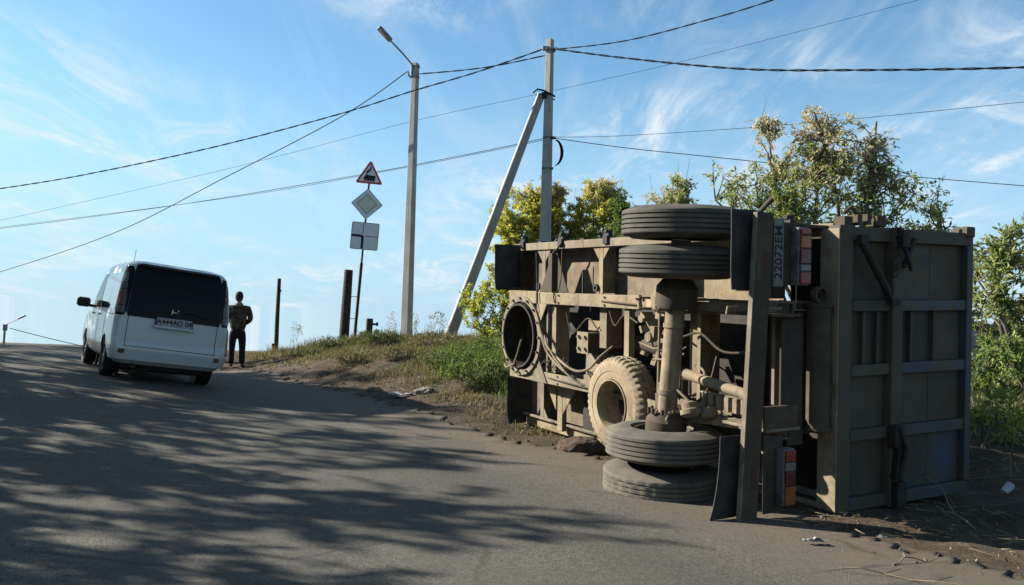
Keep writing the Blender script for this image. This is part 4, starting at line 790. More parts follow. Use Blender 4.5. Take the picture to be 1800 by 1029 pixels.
def perim(z, s):
    # point at signed arc length s from the rear centre (positive to the right)
    L = vloop(z); half = L[:len(L) // 2 + 1]; d = 0; sg = 1 if s >= 0 else -1; s = abs(s)
    for (x0, y0), (x1, y1) in zip(half, half[1:]):
        l = math.hypot(x1 - x0, y1 - y0)
        if d + l >= s: t = (s - d) / l; return Vector((sg * (x0 + (x1 - x0) * t), y0 + (y1 - y0) * t, z)), Vector((sg * (y1 - y0) / l, -(x1 - x0) / l, 0))
        d += l
    return Vector((0, half[-1][1], z)), Vector((0, 1, 0))
zl = [.27, .30, .33, .40, .50, .60, .63, .66, .8, .9, .97, 1.02, 1.05, 1.15, 1.3, 1.45, 1.6, 1.72, 1.78, 1.82, 1.845, 1.86, 1.87, 1.88]
loops = [[(x, y, z) for x, y in vloop(z)] for z in zl]; nl = len(loops[0]); mb = MB()
vs = [p for l in loops for p in l]; fs = [(i * nl + k, i * nl + (k + 1) % nl, (i + 1) * nl + (k + 1) % nl, (i + 1) * nl + k) for i in range(len(zl) - 1) for k in range(nl)]
fs += [tuple(range(nl)), tuple(range((len(zl) - 1) * nl, len(zl) * nl))]
body = mb.add(vs, fs).build('body', M_WHITE, V, smooth=30)
for y in (.90, 3.55):
    for s in (-1, 1):
        cut = MB().lathe([(0, -.2), (.345, -.2), (.345, .2), (0, .2)], (s * .80, y, .32), (1, 0, 0), 40).build('cut', M_BLK, V)
        md = body.modifiers.new('b', 'BOOLEAN'); md.operation = 'DIFFERENCE'; md.solver = 'EXACT'; md.object = cut
        bpy.context.view_layer.update(); me = bpy.data.meshes.new_from_object(body.evaluated_get(bpy.context.evaluated_depsgraph_get())); body.modifiers.clear(); body.data = me
        bpy.data.objects.remove(cut, do_unlink=True)
body.data.name = 'body'; body.data.materials.clear(); body.data.materials.append(M_WHITE); body.data.polygons.foreach_set('material_index', [0] * len(body.data.polygons))
body.data.polygons.foreach_set('use_smooth', [True] * len(body.data.polygons)); body.data.set_sharp_from_angle(angle=R(30))
def patch_obj(name, mat, z0, z1, s0, s1, off=.006, nz=10, ns=24, parent=V, th=.02, round_=.03):
    # s0,s1 may be callables of z fraction
    f0 = s0 if callable(s0) else (lambda t: s0); f1 = s1 if callable(s1) else (lambda t: s1)
    vs = []; 
    for lay in (off, off - th):
        for i in range(nz):
            t = i / (nz - 1); z = z0 + (z1 - z0) * t; a, b = f0(t), f1(t)
            e = round_ * (max(0, abs(2 * t - 1) - .8) / .2) ** 2; a += e; b -= e
            for j in range(ns):
                p, n_ = perim(z, a + (b - a) * j / (ns - 1)); vs.append(p + n_ * lay)
    q = nz * ns; fs = []
    for i in range(nz - 1):
        for j in range(ns - 1): k = i * ns + j; fs += [(k, k + 1, k + ns + 1, k + ns), (q + k, q + k + ns, q + k + ns + 1, q + k + 1)]
    ring = list(range(ns)) + [i * ns + ns - 1 for i in range(1, nz)] + [(nz - 1) * ns + j for j in range(ns - 2, -1, -1)] + [i * ns for i in range(nz - 2, 0, -1)]
    for i in range(len(ring)): x, y = ring[i], ring[(i + 1) % len(ring)]; fs.append((x, y, q + y, q + x))
    return MB().add(vs, fs).build(name, mat, parent, smooth=40)
patch_obj('rear_window', M_GLASS, .995, 1.80, (lambda t: -.70 + .06 * t), (lambda t: .70 - .06 * t), .010, 14, 24, round_=.015)
patch_obj('rear_spoiler', M_BLK, 1.785, 1.825, -.60, .60, .035, 4, 20, th=.06, round_=.05)
M_TLR, M_TLC, M_TLD = NT('tail_lens_red').col((.07, .012, .012)).r(.12, 0, .6).m, NT('tail_lens_clear').col((.05, .05, .05)).r(.1, 0, .6).m, NT('tail_lens_dark').col((.025, .012, .014)).r(.1, 0, .6).m
for s in (-1, 1):
    for z0, z1, m, nm in ((1.50, 1.66, M_TLC, 'clear_lens'), (1.40, 1.49, M_TLD, 'dark_lens'), (1.15, 1.39, M_TLR, 'red_lens'), (1.03, 1.14, M_TLC, 'clear_lens')):
        a, b = (.705, .92) if s > 0 else (-.92, -.705)
        if nm == 'clear_lens' and z0 > 1.4: TLp = patch_obj('tail_light', M_GLASS, .995, 1.76, (lambda t, a=a: a - .06 * t) if s > 0 else a, (lambda t, b=b: b + .06 * t) if s < 0 else b, .008, 12, 8)
        patch_obj(nm, m, z0, z1, a + .02, b - .02, .016, 4, 8, parent=TLp, th=.006, round_=.01)
    # side windows: cargo, sliding door, front door
    for a, b, m in ((1.00, 1.75, M_SIDEG), (1.79, 2.75, M_SIDEG), (2.82, 3.72, M_GLASS)):
        f = (lambda t, a=a: a - .05 * t) if s > 0 else (lambda t, b=b: -b + (.42 * t if b > 3 else 0)); g = (lambda t, b=b: b - (.42 * t if b > 3 else 0)) if s > 0 else (lambda t, a=a: -a + .05 * t)
        patch_obj('side_window', m, 1.07, 1.66, f, g, .006, 8, 14)
    patch_obj('door_seam', M_BLK, .36, 1.05, s * 2.83 - .006, s * 2.83 + .006, .003, 6, 2, round_=0); patch_obj('door_seam', M_BLK, .45, 1.05, s * 1.92 - .006, s * 1.92 + .006, .003, 6, 2, round_=0)
    patch_obj('door_rail', M_BLK, .985, .998, min(s * .95, s * 1.85), max(s * .95, s * 1.85), .003, 2, 14, round_=0)
    for y in (1.95, 2.75): MB().box((s * .862, y + .1, .96), (.025, .16, .035)).build('door_handle', M_WHITE, V, bevel=.008)
    mir = MB().box((s * 1.0, 3.22, 1.13), (.22, .12, .17)).build('wing_mirror', M_BLK, V, bevel=.035); MB().box((s * .87, 3.26, 1.08), (.1, .05, .05)).build('mirror_arm', M_BLK, mir)
    for y in (.90, 3.55):
        w = MB().lathe([(.20, -.09), (.27, -.10), (.305, -.085), (.318, -.05), (.318, .05), (.305, .085), (.27, .10), (.20, .09)], (s * .735, y, .318), (s, 0, 0), 40, close=True).build('tyre', M_VTYRE, V, smooth=30)
        mb = MB().lathe([(.205, -.08), (.205, .085), (.19, .088), (.185, -.08)], (s * .735, y, .318), (s, 0, 0), 36, close=True)
        for k in range(7): t = k * 2 * math.pi / 7; mb.box((s * .795, y + .1 * math.cos(t), .318 + .1 * math.sin(t)), (.03, .19, .035), (t, 0, 0))
        mb.lathe([(0, 0), (.05, 0), (.045, .03), (0, .035)], (s * .785, y, .318), (s, 0, 0), 16).build('rim', M_ALLOY, w, smooth=30)
        MB().lathe([(0, 0), (.33, 0), (.33, .02), (0, .02)], (s * .59, y, .32), (s, 0, 0), 24).build('wheel_well', M_BLK, V)
# tailgate seam, bumper, plate, badge, reflectors, exhaust, wiper, antenna
def seam(s0, s1, z0, z1): return patch_obj('tailgate_seam', M_BLK, z0, z1, s0, s1, .002, 2 if z1 - z0 < .05 else 8, 2 if s1 - s0 < .05 else 20, th=.006, round_=0)
seam(-.68, .68, .535, .545); seam(-.668, -.658, .545, 1.0); seam(.658, .668, .545, 1.0)
patch_obj('rear_bumper', M_WHITE, .335, .525, -.98, .98, .035, 8, 40, th=.04, round_=.03)
MB().box((0, -.026, .88), (.60, .03, .045)).build('tailgate_handle', M_WHITE, V, bevel=.012)
for s in (-1, 1): MB().box((s * .70, -.035, .46), (.085, .03, .06)).build('bumper_reflector', M_TLD, V, bevel=.008)
LP = MB().box((.0, .015, .965), (.56, .02, .15)).build('licence_plate', M_BLK, V, bevel=.006)
MB().box((.0, .002, .967), (.52, .006, .118)).build('plate_face', two('white_plate', (.5, .5, .5), (.38, .38, .38), 9, .5, 0), LP, bevel=.002)
text_obj('plate_text', 'A444AO 04', .105, M_INK, LP, Matrix(((1, 0, 0, 0), (0, 0, -1, -.0025), (0, 1, 0, .965), (0, 0, 0, 1))), bold=.002)
yb = vr(1.13) - .012
MB().box((-.045, yb, 1.13), (.018, .02, .085), (0, .10, 0)).box((.045, yb, 1.13), (.018, .02, .085), (0, -.10, 0)).box((0, yb, 1.125), (.08, .018, .016)).build('emblem', M_CHR, V, bevel=.003)
MB().tube([(.05, vr(1.12) - .02, 1.12), (.18, vr(1.15) - .03, 1.15), (.50, vr(1.1) - .02, 1.10)], .010, 6).lathe([(0, 0), (.03, 0), (.03, .03), (0, .03)], (.05, vr(1.12) - .03, 1.12), (0, 1, 0), 12).build('rear_wiper', M_BLK, V, smooth=40)
MB().tube([(-.50, .10, .25), (-.50, -.04, .245)], .034, 14).lathe([(0, 0), (.10, 0), (.12, .04), (.12, .5), (.09, .54), (0, .54)], (-.32, .25, .26), (0, 1, 0), 18).build('exhaust', M_DARK, V, smooth=35)
MB().bx(-.6, .6, .25, 4.1, .18, .275).bx(-.55, .55, .7, .95, .14, .3).build('underbody', M_DARK, V, bevel=.02)
MB().tube([(-.50, 1.6, 1.84), (-.50, 1.75, 1.95), (-.50, 1.30, 2.12)][:1] + [(-.52, 1.45, 2.10)], .004, 5).build('antenna', M_BLK, V)

# ------------------------------------------------------------------ people
def skin_mesh(name, joints, edges, mat, parent, root=0, sub=2):
    me = bpy.data.meshes.new(name); me.from_pydata([j[0] for j in joints], edges, []); o = bpy.data.objects.new(name, me); COL.objects.link(o)
    sk = o.modifiers.new('s', 'SKIN'); sk.use_smooth_shade = True
    if not me.skin_vertices: me.attributes.new('x', 'FLOAT', 'POINT')
    bm = bmesh.new(); bm.from_mesh(me); ly = bm.verts.layers.skin.verify(); bm.verts.ensure_lookup_table()
    for i, v in enumerate(bm.verts):
        r_ = joints[i][1]; v[ly].radius = r_ if isinstance(r_, tuple) else (r_, r_); v[ly].use_root = (i == root)
    bm.to_mesh(me); bm.free()
    ss = o.modifiers.new('u', 'SUBSURF'); ss.levels = sub; ss.render_levels = sub
    bpy.context.view_layer.update(); m2 = bpy.data.meshes.new_from_object(o.evaluated_get(bpy.context.evaluated_depsgraph_get())); bpy.data.objects.remove(o, do_unlink=True)
    m2.name = name; m2.materials.clear(); m2.materials.append(mat); m2.polygons.foreach_set('use_smooth', [True] * len(m2.polygons)); m2.polygons.foreach_set('material_index', [0] * len(m2.polygons))
    o = bpy.data.objects.new(name, m2); COL.objects.link(o); o.parent = parent; return o
M_SKIN = two('skin', (.36, .19, .12), (.42, .23, .15), 6, .6, 0)
def camo():
    t = NT('camouflage_cloth'); n = t.noise(7, 3, .5, .6); n2 = t.noise(11, 2, .5, .8)
    c = t.mix(t.rng(n, .49, .51), (.075, .070, .042), (.14, .115, .075)); c = t.mix(t.rng(n2, .57, .59), c, (.04, .034, .024)); t.col(c).r(.9, 0, .1).bump(t.noise(25, 3), .5, .02); return t.m
M_CAMO = camo(); M_TROUS = two('black_trousers', (.008, .008, .010), (.014, .014, .016), 6, .9, .3, 20, bd=.02)
M_KHAKI = two('khaki_collar', (.22, .18, .12), (.16, .13, .085), 6, .9, .2)
M_CAP = two('navy_cap', (.012, .014, .025), (.02, .022, .035), 6, .85, .1); M_SHOE = two('brown_shoe', (.05, .03, .02), (.03, .02, .015), 8, .6, 0)
M_PALECLOTH = two('pale_cloth', (.45, .42, .38), (.35, .33, .30), 6, .9, .2)
def person(loc, yaw, label, jacket, trousers, collar, cap, h=1.74, arm='bent', scale=1):
    P = empty('person', Matrix.Translation(loc) @ Matrix.Rotation(yaw, 4, 'Z') @ Matrix.Scale(h / 1.75, 4)); tag(P, label, 'person', 'people beside the van')
    # body skin: head, neck, torso, arms and hands as one continuous figure (faces +y, x to the right)
    hands = {}
    for s in (-1, 1):
        if s > 0 or arm == 'down': el = (s * .285, -.03, 1.14); wr = (s * .12, .22, 1.02)
        else: el = (s * .28, .04, 1.16); wr = (s * .20, .26, 1.30)
        hands[s] = (el, wr)
    J = [((0, 0, .95), (.14, .10)), ((0, 0, 1.20), (.15, .105)), ((0, 0, 1.38), (.16, .10)), ((0, .0, 1.48), .062), ((0, .01, 1.545), .058), ((0, .03, 1.60), (.066, .080)), ((0, .02, 1.68), (.078, .092)), ((0, .015, 1.735), (.055, .065))]
    E_ = [(0, 1), (1, 2), (2, 3), (3, 4), (4, 5), (5, 6), (6, 7)]
    for s in (-1, 1):
        el, wr = hands[s]; b = len(J); d = (Vector(wr) - Vector(el)).normalized(); pm = Vector(wr) + d * .07
        J += [((s * .19, 0, 1.40), .055), (el, .042), (wr, .027), (tuple(pm), (.040, .020))]; E_ += [(2, b), (b, b + 1), (b + 1, b + 2), (b + 2, b + 3)]
        u, w = frame_perp(d)
        for k in range(4):
            q = pm + u * (k - 1.5) * .019; b2 = len(J); q2 = q + d * (.05 - .006 * abs(k - 1.3)) ; q3 = q2 + (d * .7 + w * .5) * .035; J += [(tuple(q + d * .012), .009), (tuple(q2), .0085), (tuple(q3), .007)]; E_ += [(b + 3, b2), (b2, b2 + 1), (b2 + 1, b2 + 2)]
        tq = Vector(wr) + d * .03 + u * .035; b2 = len(J); J += [(tuple(tq), .011), (tuple(tq + d * .035 + u * .015), .009)]; E_ += [(b + 2, b2), (b2, b2 + 1)]
        lx = s * .10; b = len(J); J += [((lx, 0, .88), .085), ((lx * 1.12, .02, .50), .055), ((lx * 1.15, -.01, .10), .04), ((lx * 1.15, .09, .05), (.04, .035)), ((lx * 1.2, .17, .035), (.035, .025))]; E_ += [(0, b), (b, b + 1), (b + 1, b + 2), (b + 2, b + 3), (b + 3, b + 4)]
    B = skin_mesh('body', J, E_, M_SKIN, P, 0, 2)
    # nose, ears as hair-side details
    MB().lathe([(0, -.016), (.018, -.012), (.024, 0), (.016, .012), (0, .014)], (.082, .02, 1.655), (1, 0, 0), 12).lathe([(0, -.016), (.018, -.012), (.024, 0), (.016, .012), (0, .014)], (-.082, .02, 1.655), (1, 0, 0), 12).tube([(0, .105, 1.67), (0, .130, 1.635), (0, .112, 1.625)], [.008, .014, .008], 8).build('ears_and_nose', M_SKIN, P, smooth=60)
    for s in (-1, 1): MB().lathe([(0, -.008), (.008, -.004), (.010, 0), (.008, .004), (0, .008)], (s * .032, .098, 1.675), (0, 1, 0), 10).build('eye', M_BLK, P, smooth=60)
    MB().tube([(-.025, .105, 1.598), (0, .112, 1.596), (.025, .105, 1.598)], .005, 6).build('mouth', two('lips', (.25, .09, .07), (.22, .08, .06), 5, .5, 0), P, smooth=60)
    MB().lathe([(0, .19), (.03, .185), (.065, .165), (.088, .12), (.094, .07), (.094, .03), (.086, .02)], (0, .01, 1.62), (0, 0, 1), 24).build('cap', cap, P, smooth=60)
    MB().prism([(-.07, 0), (.07, 0), (.06, .05), (.03, .08), (-.03, .08), (-.06, .05)], (0, .08, 1.675), (1, 0, 0), (0, 1, -.1), (0, 0, .008)).build('cap_peak', cap, P, bevel=.002)
    MB().lathe([(.080, -.07), (.086, -.03), (.089, .0), (.0, .02)], (0, -.004, 1.655), (0, 0, 1), 20).build('hair', two('dark_hair', (.03, .02, .015), (.05, .035, .025), 20, .8, .3), P, smooth=60)
    # jacket
    J = [((0, 0, .84), (.205, .150)), ((0, -.005, 1.05), (.205, .150)), ((0, -.01, 1.25), (.215, .15)), ((0, 0, 1.39), (.17, .12)), ((0, .0, 1.475), (.085, .08))]; E_ = [(0, 1), (1, 2), (2, 3), (3, 4)]
    for s in (-1, 1):
        el, wr = hands[s]; b = len(J); d = Vector(wr) - Vector(el); J += [((s * .215, 0, 1.40), .085), ((s * .27, -.01, 1.27), .078), (el, .068), (tuple(Vector(el) + d * .5), .060), (tuple(Vector(el) + d * .93), .050)]; E_ += [(3, b), (b, b + 1), (b + 1, b + 2), (b + 2, b + 3), (b + 3, b + 4)]
    skin_mesh('jacket', J, E_, jacket, P, 2, 2)
    MB().lathe([(.085, 0), (.105, .01), (.10, .05), (.082, .07), (.07, .06), (.075, .0)], (0, .0, 1.455), (0, -.1, 1), 24, close=True).build('collar', collar, P, smooth=60)
    J = [((0, 0, .95), (.155, .12)), ((0, 0, .85), (.17, .125))]; E_ = [(0, 1)]
    for s in (-1, 1):
        b = len(J); J += [((s * .108, .0, .74), .105), ((s * .118, .015, .50), .085), ((s * .124, .0, .28), .076), ((s * .126, -.01, .07), .078)]; E_ += [(1, b), (b, b + 1), (b + 1, b + 2), (b + 2, b + 3)]
    skin_mesh('trousers', J, E_, trousers, P, 0, 2)
    for s in (-1, 1): skin_mesh('shoe', [((s * .124, -.05, .04), (.042, .038)), ((s * .127, .04, .045), (.045, .04)), ((s * .14, .16, .03), (.042, .028))], [(0, 1), (1, 2)], M_SHOE, P, 0, 2)
    return P
px_, py_ = -6.48, 20.3
person((px_, py_, G(px_, py_) + .02), R(12), 'man in dark cap and camouflage jacket standing with his back turned beside the van', M_CAMO, M_TROUS, M_KHAKI, M_CAP, 1.74)
px2, py2 = -7.12, 21.0
person((px2, py2, G(px2, py2) + .02), R(200), 'person in pale clothes mostly hidden between the van and the man in camouflage', M_PALECLOTH, M_PALECLOTH, M_PALECLOTH, M_CAP, 1.62, 'down')

# ------------------------------------------------------------------ poles, lamp, signs, posts
def concrete(name, a, b):
    t = NT(name); n = t.noise(2, 7, .65, .2); n2 = t.noise(25, 5, .6); n3 = t.noise(3, 5, .6, stretch=(8, 8, .5))
    c = t.mix(t.rng(n, .35, .65), a, b); c = t.mix(t.rng(n3, .52, .68, 0, .45), c, tuple(x * .5 for x in b)); t.col(c).r(.92, 0, .2).bump(n2, .4, .006); return t.m
M_CONC = concrete('weathered_concrete', (.53, .52, .48), (.40, .39, .36))
def pole(name, base, top, w0, w1, parent=None, yaw=0.3, pname='pole_shaft'):
    base, top = Vector(base), Vector(top); d = (top - base); u = Vector((math.cos(yaw), math.sin(yaw), 0)); u = (u - d.normalized() * u.dot(d.normalized())).normalized(); w = d.normalized().cross(u)
    mb = MB(); vs = []
    for p, s in ((base, w0), (base.lerp(top, .5), (w0 + w1) / 2), (top, w1)):
        c = s * .16
        for x, y in ((-s + c, -s), (s - c, -s), (s, -s + c), (s, s - c), (s - c, s), (-s + c, s), (-s, s - c), (-s, -s + c)): vs.append(p + u * x / 2 * 1.0 + w * y / 2 * .85)
    fs = [(i * 8 + k, i * 8 + (k + 1) % 8, i * 8 + 8 + (k + 1) % 8, i * 8 + 8 + k) for i in range(2) for k in range(8)] + [tuple(range(8)), tuple(range(16, 24))]
    return mb.add(vs, fs).build(pname, M_CONC, parent)
M_STEEL = two('galvanised_steel', (.30, .31, .32), (.20, .21, .22), 10, .5, .1, metal=.3); M_WIRE = two('cable_sheath', (.006, .006, .007), (.014, .014, .014), 30, .8, 0, spec=.1)
# lamp post
LPt = empty('street_lamp', Matrix.Translation((-2.74, 22.5, .9))); tag(LPt, 'tall concrete street lamp with one arm pointing up left, right of the road signs', 'street lamp')
def addp(o, par): 
    o.parent = par; o.matrix_parent_inverse = par.matrix_world.inverted(); return o
addp(pole('p', (-2.74, 22.5, .6), (-2.78, 22.5, 8.42), .28, .17, None, 1.15), LPt)
addp(MB().tube([(-2.82, 22.45, 8.15), (-2.86, 22.42, 8.36), (-3.1, 22.25, 8.60), (-3.42, 22.05, 8.88)], .022, 8).build('lamp_arm', M_STEEL, None, smooth=True), LPt)
d = (Vector((-3.72, 21.85, 9.16)) - Vector((-3.40, 22.05, 8.86))).normalized(); u, w = frame_perp(d)
lh = MB().prism([(-.085, 0), (.085, 0), (.10, .10), (.10, .40), (.07, .46), (-.07, .46), (-.10, .40), (-.10, .10)], Vector((-3.40, 22.05, 8.86)) + w * .03, u, d, -w * .07).build('lamp_head', M_STEEL, None, bevel=.01); addp(lh, LPt)
addp(MB().prism([(-.07, .14), (.07, .14), (.07, .38), (-.07, .38)], Vector((-3.40, 22.05, 8.86)) - w * .046 if w.z > 0 else Vector((-3.40, 22.05, 8.86)) + w * .036, u, d, (-w if w.z > 0 else w) * .01).build('lamp_lens', two('lamp_glass', (.55, .52, .42), (.45, .43, .36), 8, .3, 0), None), LPt)
addp(MB().tube([(-2.98, 22.48, 8.20), (-2.95, 22.48, 8.10), (-2.88, 22.48, 8.02)], .03, 6).box((-2.86, 22.45, 8.2), (.06, .06, .3)).box((-2.78, 22.5, 8.34), (.22, .2, .04)).box((-2.78, 22.5, 8.06), (.22, .2, .03)).build('wire_bracket', M_STEEL, None, bevel=.005), LPt)
# power pole with raking strut
PP = empty('power_pole', Matrix.Translation((.78, 21, .9))); tag(PP, 'concrete power pole with a raking strut leaning against it, carrying the cables', 'power pole')
addp(pole('p', (.80, 21, .6), (.73, 21, 8.68), .30, .17, None, 1.05), PP)
addp(pole('p', (-1.68, 21.5, .75), (.56, 21.0, 7.30), .27, .18, None, .2, 'raking_strut'), PP)
addp(MB().tube([(.35, 20.95, 7.32), (.45, 20.85, 7.38), (.62, 20.85, 7.35), (.90, 20.88, 7.22)], .025, 6).tube([(.42, 21.1, 7.30), (.9, 21.1, 7.2)], .02, 6).box((.62, 20.9, 7.25), (.12, .10, .14)).build('strut_clamp', M_DARK, None, bevel=.004), PP)
addp(MB().box((.75, 21, 8.42), (.25, .24, .035)).box((.62, 20.95, 8.44), (.14, .08, .10)).tube([(.85, 20.9, 8.44), (.95, 20.85, 8.40)], .03, 6).tube([(.64, 20.88, 8.44), (.60, 20.86, 8.2), (.66, 20.88, 7.9)], .006, 5).build('wire_bracket', M_STEEL, None, bevel=.004), PP)
addp(MB().box((.77, 21, 6.22), (.28, .27, .03)).box((.92, 20.93, 6.2), (.07, .05, .06)).box((.77, 21, 5.45), (.285, .275, .02)).build('pole_band', M_STEEL, None, bevel=.003), PP)
mb = MB()
for k in range(5): mb.tube([(.93 + .21 * math.sin(t) * (.75 + .06 * k), 20.93 + .05 * math.cos(t) - k * .01, 5.83 + .33 * math.cos(t)) for t in np.linspace(.15, math.pi - .15, 14)], .014, 6)
coil = mb.build('cable_coil', M_WIRE, None, smooth=True); addp(coil, PP)
WIRES = {
 'a': ([(.64,20.98,8.46),(-1.07,21.6,7.99),(-2.88,22.24,7.58),(-4.79,22.91,7.11),(-8.61,24.26,6.36),(-13.11,25.85,5.68),(-16.38,27,5.32),(-20,28.3,5.0)], .013, True, 'black twisted cable from the power pole top sagging across to the left picture edge'),
 'b': ([(.67,21,8.29),(-.93,21.73,8.14),(-2.70,22.5,8.14)], .012, True, 'short black twisted cable between the power pole and the street lamp'),
 'c': ([(-2.98,22.48,8.2),(-5.04,24.13,7.32),(-9.34,27.48,6.05),(-14.99,31.89,4.49),(-22.84,38,3.15),(-30,43.6,2.2)], .014, False, 'cable descending steeply left from the street lamp top'),
 'd': ([(13.6,23.2,11.75),(11.32,24,11.23),(8.21,25.13,10.58),(4.57,26.45,9.86),(.43,27.95,9.17),(-3.77,29.47,8.5),(-10.91,32.06,7.09),(-21.77,36,5.24),(-27,37.9,4.4)], .006, False, 'thin faint wire passing high behind the power pole'),
 'e': ([(.68,21,6.2),(-1.63,22.42,5.94),(-5.04,24.51,5.62),(-11.54,28.49,5.15),(-20.54,34,4.71),(-25,36.7,4.55)], .009, False, 'upper one of two close parallel cables running left behind the road signs'),
 'e2': ([(.69,21,6.16),(-3.29,23.66,5.79),(-9.39,27.74,5.38),(-21.75,36,4.95),(-27,39.5,4.8)], .007, False, 'lower one of two close parallel cables running left behind the road signs'),
 'er': ([(.86,20.98,6.21),(2.69,21,6.03),(4.96,21,5.87),(8.35,21,5.64),(12.58,21,5.43),(16,21,5.3)], .010, False, 'cable running right from the middle of the power pole behind the tall tree'),
 'f': ([(.86,20.98,6.23),(2.59,20.23,6.16),(6.16,18.71,6.2),(10.17,17,6.38),(13,15.8,6.55)], .006, False, 'thin wire rising right from the middle of the power pole over the tall tree'),
 'g': ([(.82,20.9,8.40),(2.42,19.46,8.19),(4.04,17.96,8.21),(5.08,17,8.29),(6.6,15.6,8.5)], .011, True, 'twisted cable rising from the power pole to the top picture edge'),
 'h': ([(.82,20.9,8.42),(2.44,19.45,7.78),(4.56,17.5,7.01),(6.29,15.91,6.56),(8.37,14,6.1),(10,12.5,5.85)], .015, True, 'thick twisted cable sagging right from the power pole top to the right picture edge')}
for k_, (pts, r_, tw, lab) in WIRES.items():
    P = spline(np.array(pts), 14); L = np.r_[0, np.cumsum(np.linalg.norm(np.diff(P, axis=0), axis=1))]; mb = MB()
    if tw:
        ss = np.arange(0, L[-1], .09); Q = np.array([np.interp(ss, L, P[:, i]) for i in range(3)]).T
        for ph in (0, math.pi):
            mb.tube([(q[0], q[1] + math.cos(s * 7 + ph) * r_ * .9, q[2] + math.sin(s * 7 + ph) * r_ * .9) for q, s in zip(Q, ss)], r_ * .8, 5)
    else: mb.tube([tuple(q) for q in P], r_, 5)
    tag(mb.build('overhead_cable', M_WIRE, None, smooth=True), lab, 'cable', 'overhead cables')
# distant lamp beyond the crest
FL = empty('street_lamp', Matrix.Translation((-41.45, 70, -3))); tag(FL, 'far street lamp rising from behind the road crest at the left edge', 'street lamp')
addp(MB().tube([(-41.5, 70, -6), (-41.40, 70, .25)], [.11, .09], 8).build('pole_shaft', M_STEEL, None, smooth=35), FL)
addp(MB().box((-41.38, 70, .0), (.28, .2, .5)).tube([(-41.4, 70, .2), (-40.7, 70, .55), (-40.3, 70, .75)], .035, 6).build('lamp_arm', M_STEEL, None), FL)
addp(MB().box((-40.05, 70, .90), (.62, .2, .12), (0, -.45, 0)).build('lamp_head', M_STEEL, None, bevel=.02), FL)
wp = spline(np.array([(-41.0, 70, -.05), (-38.5, 71, -.75), (-35, 72, -1.55), (-30, 74, -2.6)]), 8); tag(MB().tube([tuple(p) for p in wp], .03, 5).build('overhead_cable', M_WIRE, None), 'faint cable dropping right from the far street lamp', 'cable', 'overhead cables')
# sign post with three signs
SGB = Vector((-3.935, 21.5, .8)); SGT = Vector((-3.70, 21.5, 5.35))
SG = empty('sign_post', Matrix.Translation(SGB)); tag(SG, 'leaning steel post carrying the triangle, diamond and square road signs', 'sign post')
def sgp(t): return SGB.lerp(SGT, t)
addp(MB().tube([sgp(0), sgp(.48)], .040, 12).tube([sgp(.48), sgp(1.0)], .026, 12).build('post', M_DARK, None, smooth=35), SG)
sx = Vector((.985, .10, -.09)).normalized(); su = (SGT - SGB).normalized(); sx = (sx - su * sx.dot(su)).normalized(); sn = sx.cross(su)  # sn faces away from viewer? fixed below
if sn.y > 0: sn = -sn
def sign_plate(c, poly, mats, name, label, rot=0):
    root = Matrix((( *sx, 0), (*su, 0), (*sn, 0), (0, 0, 0, 1))).transposed(); root.translation = c
    o = empty(name, root); tag(o, label, 'road sign', 'signs on the leaning post'); return o
M_SWHITE = two('sign_white', (.95, .98, .98), (.85, .88, .88), 5, .45, 0); M_SRED = two('sign_red', (.80, .04, .06), (.6, .04, .06), 6, .45, 0)
M_SYEL = two('sign_shade_yellow', (.85, .86, .62), (.75, .76, .58), 5, .45, 0); M_SGREY = two('sign_back_grey', (.20, .21, .21), (.15, .16, .16), 5, .6, 0)  # sign yellow is greyed to paint the shade on its face
def rpoly(P, r_, k=5):
    out = []; n = len(P)
    for i in range(n):
        p = Vector((*P[i], 0)); a = (Vector((*P[i - 1], 0)) - p).normalized(); b = (Vector((*P[(i + 1) % n], 0)) - p).normalized(); h = a.angle(b) / 2; dd = r_ / math.tan(h); c = p + (a + b).normalized() * (r_ / math.sin(h))
        s, e = p + a * dd - c, p + b * dd - c
        for t in np.linspace(0, 1, k): v = s.lerp(e, t).normalized() * r_; out.append(tuple((c + v)[:2]))
    return out
def layer(o, poly, z, th, mat, name): return MB().prism(poly, (0, 0, z), (1, 0, 0), (0, 1, 0), (0, 0, th)).build(name, mat, o)
def scl(P, f, c=(0, 0)): return [((x - c[0]) * f + c[0], (y - c[1]) * f + c[1]) for x, y in P]
h_ = .35 * math.sqrt(3); tri = [(-.35, -h_ / 3), (.35, -h_ / 3), (0, 2 * h_ / 3)]
off = sn * .035
t_ = sign_plate(sgp(.965) + off, None, None, 'warning_sign', 'red bordered triangular warning sign with a black steam train, top of the post')
layer(t_, rpoly(tri, .035), -.006, .006, M_SGREY, 'backing'); layer(t_, rpoly(scl(tri, .985), .03), .001, .002, M_SRED, 'border'); layer(t_, rpoly(scl(tri, .76), .02), .004, .002, M_SWHITE, 'face')
train = [(-.15, -.08), (-.11, -.105), (.13, -.105), (.14, -.06), (.15, -.03), (.15, .005), (-.02, .005), (-.02, .015), (-.09, .015), (-.09, -.0), (-.13, -.03)]
mb = MB().prism(train, (0, .005, .0065), (1, 0, 0), (0, 1, 0), (0, 0, .002)).prism([(-.055, .015), (-.03, .015), (-.02, .075), (-.055, .075)], (-.03, .005, .0065), (1, 0, 0), (0, 1, 0), (0, 0, .002))
mb.prism([(-.08, .07), (-.06, .06), (-.01, .10), (.03, .16), (.03, .23), (.0, .27), (.0, .2), (-.04, .14), (-.09, .11)], (.0, .0, .0065), (1, 0, 0), (0, 1, 0), (0, 0, .002))
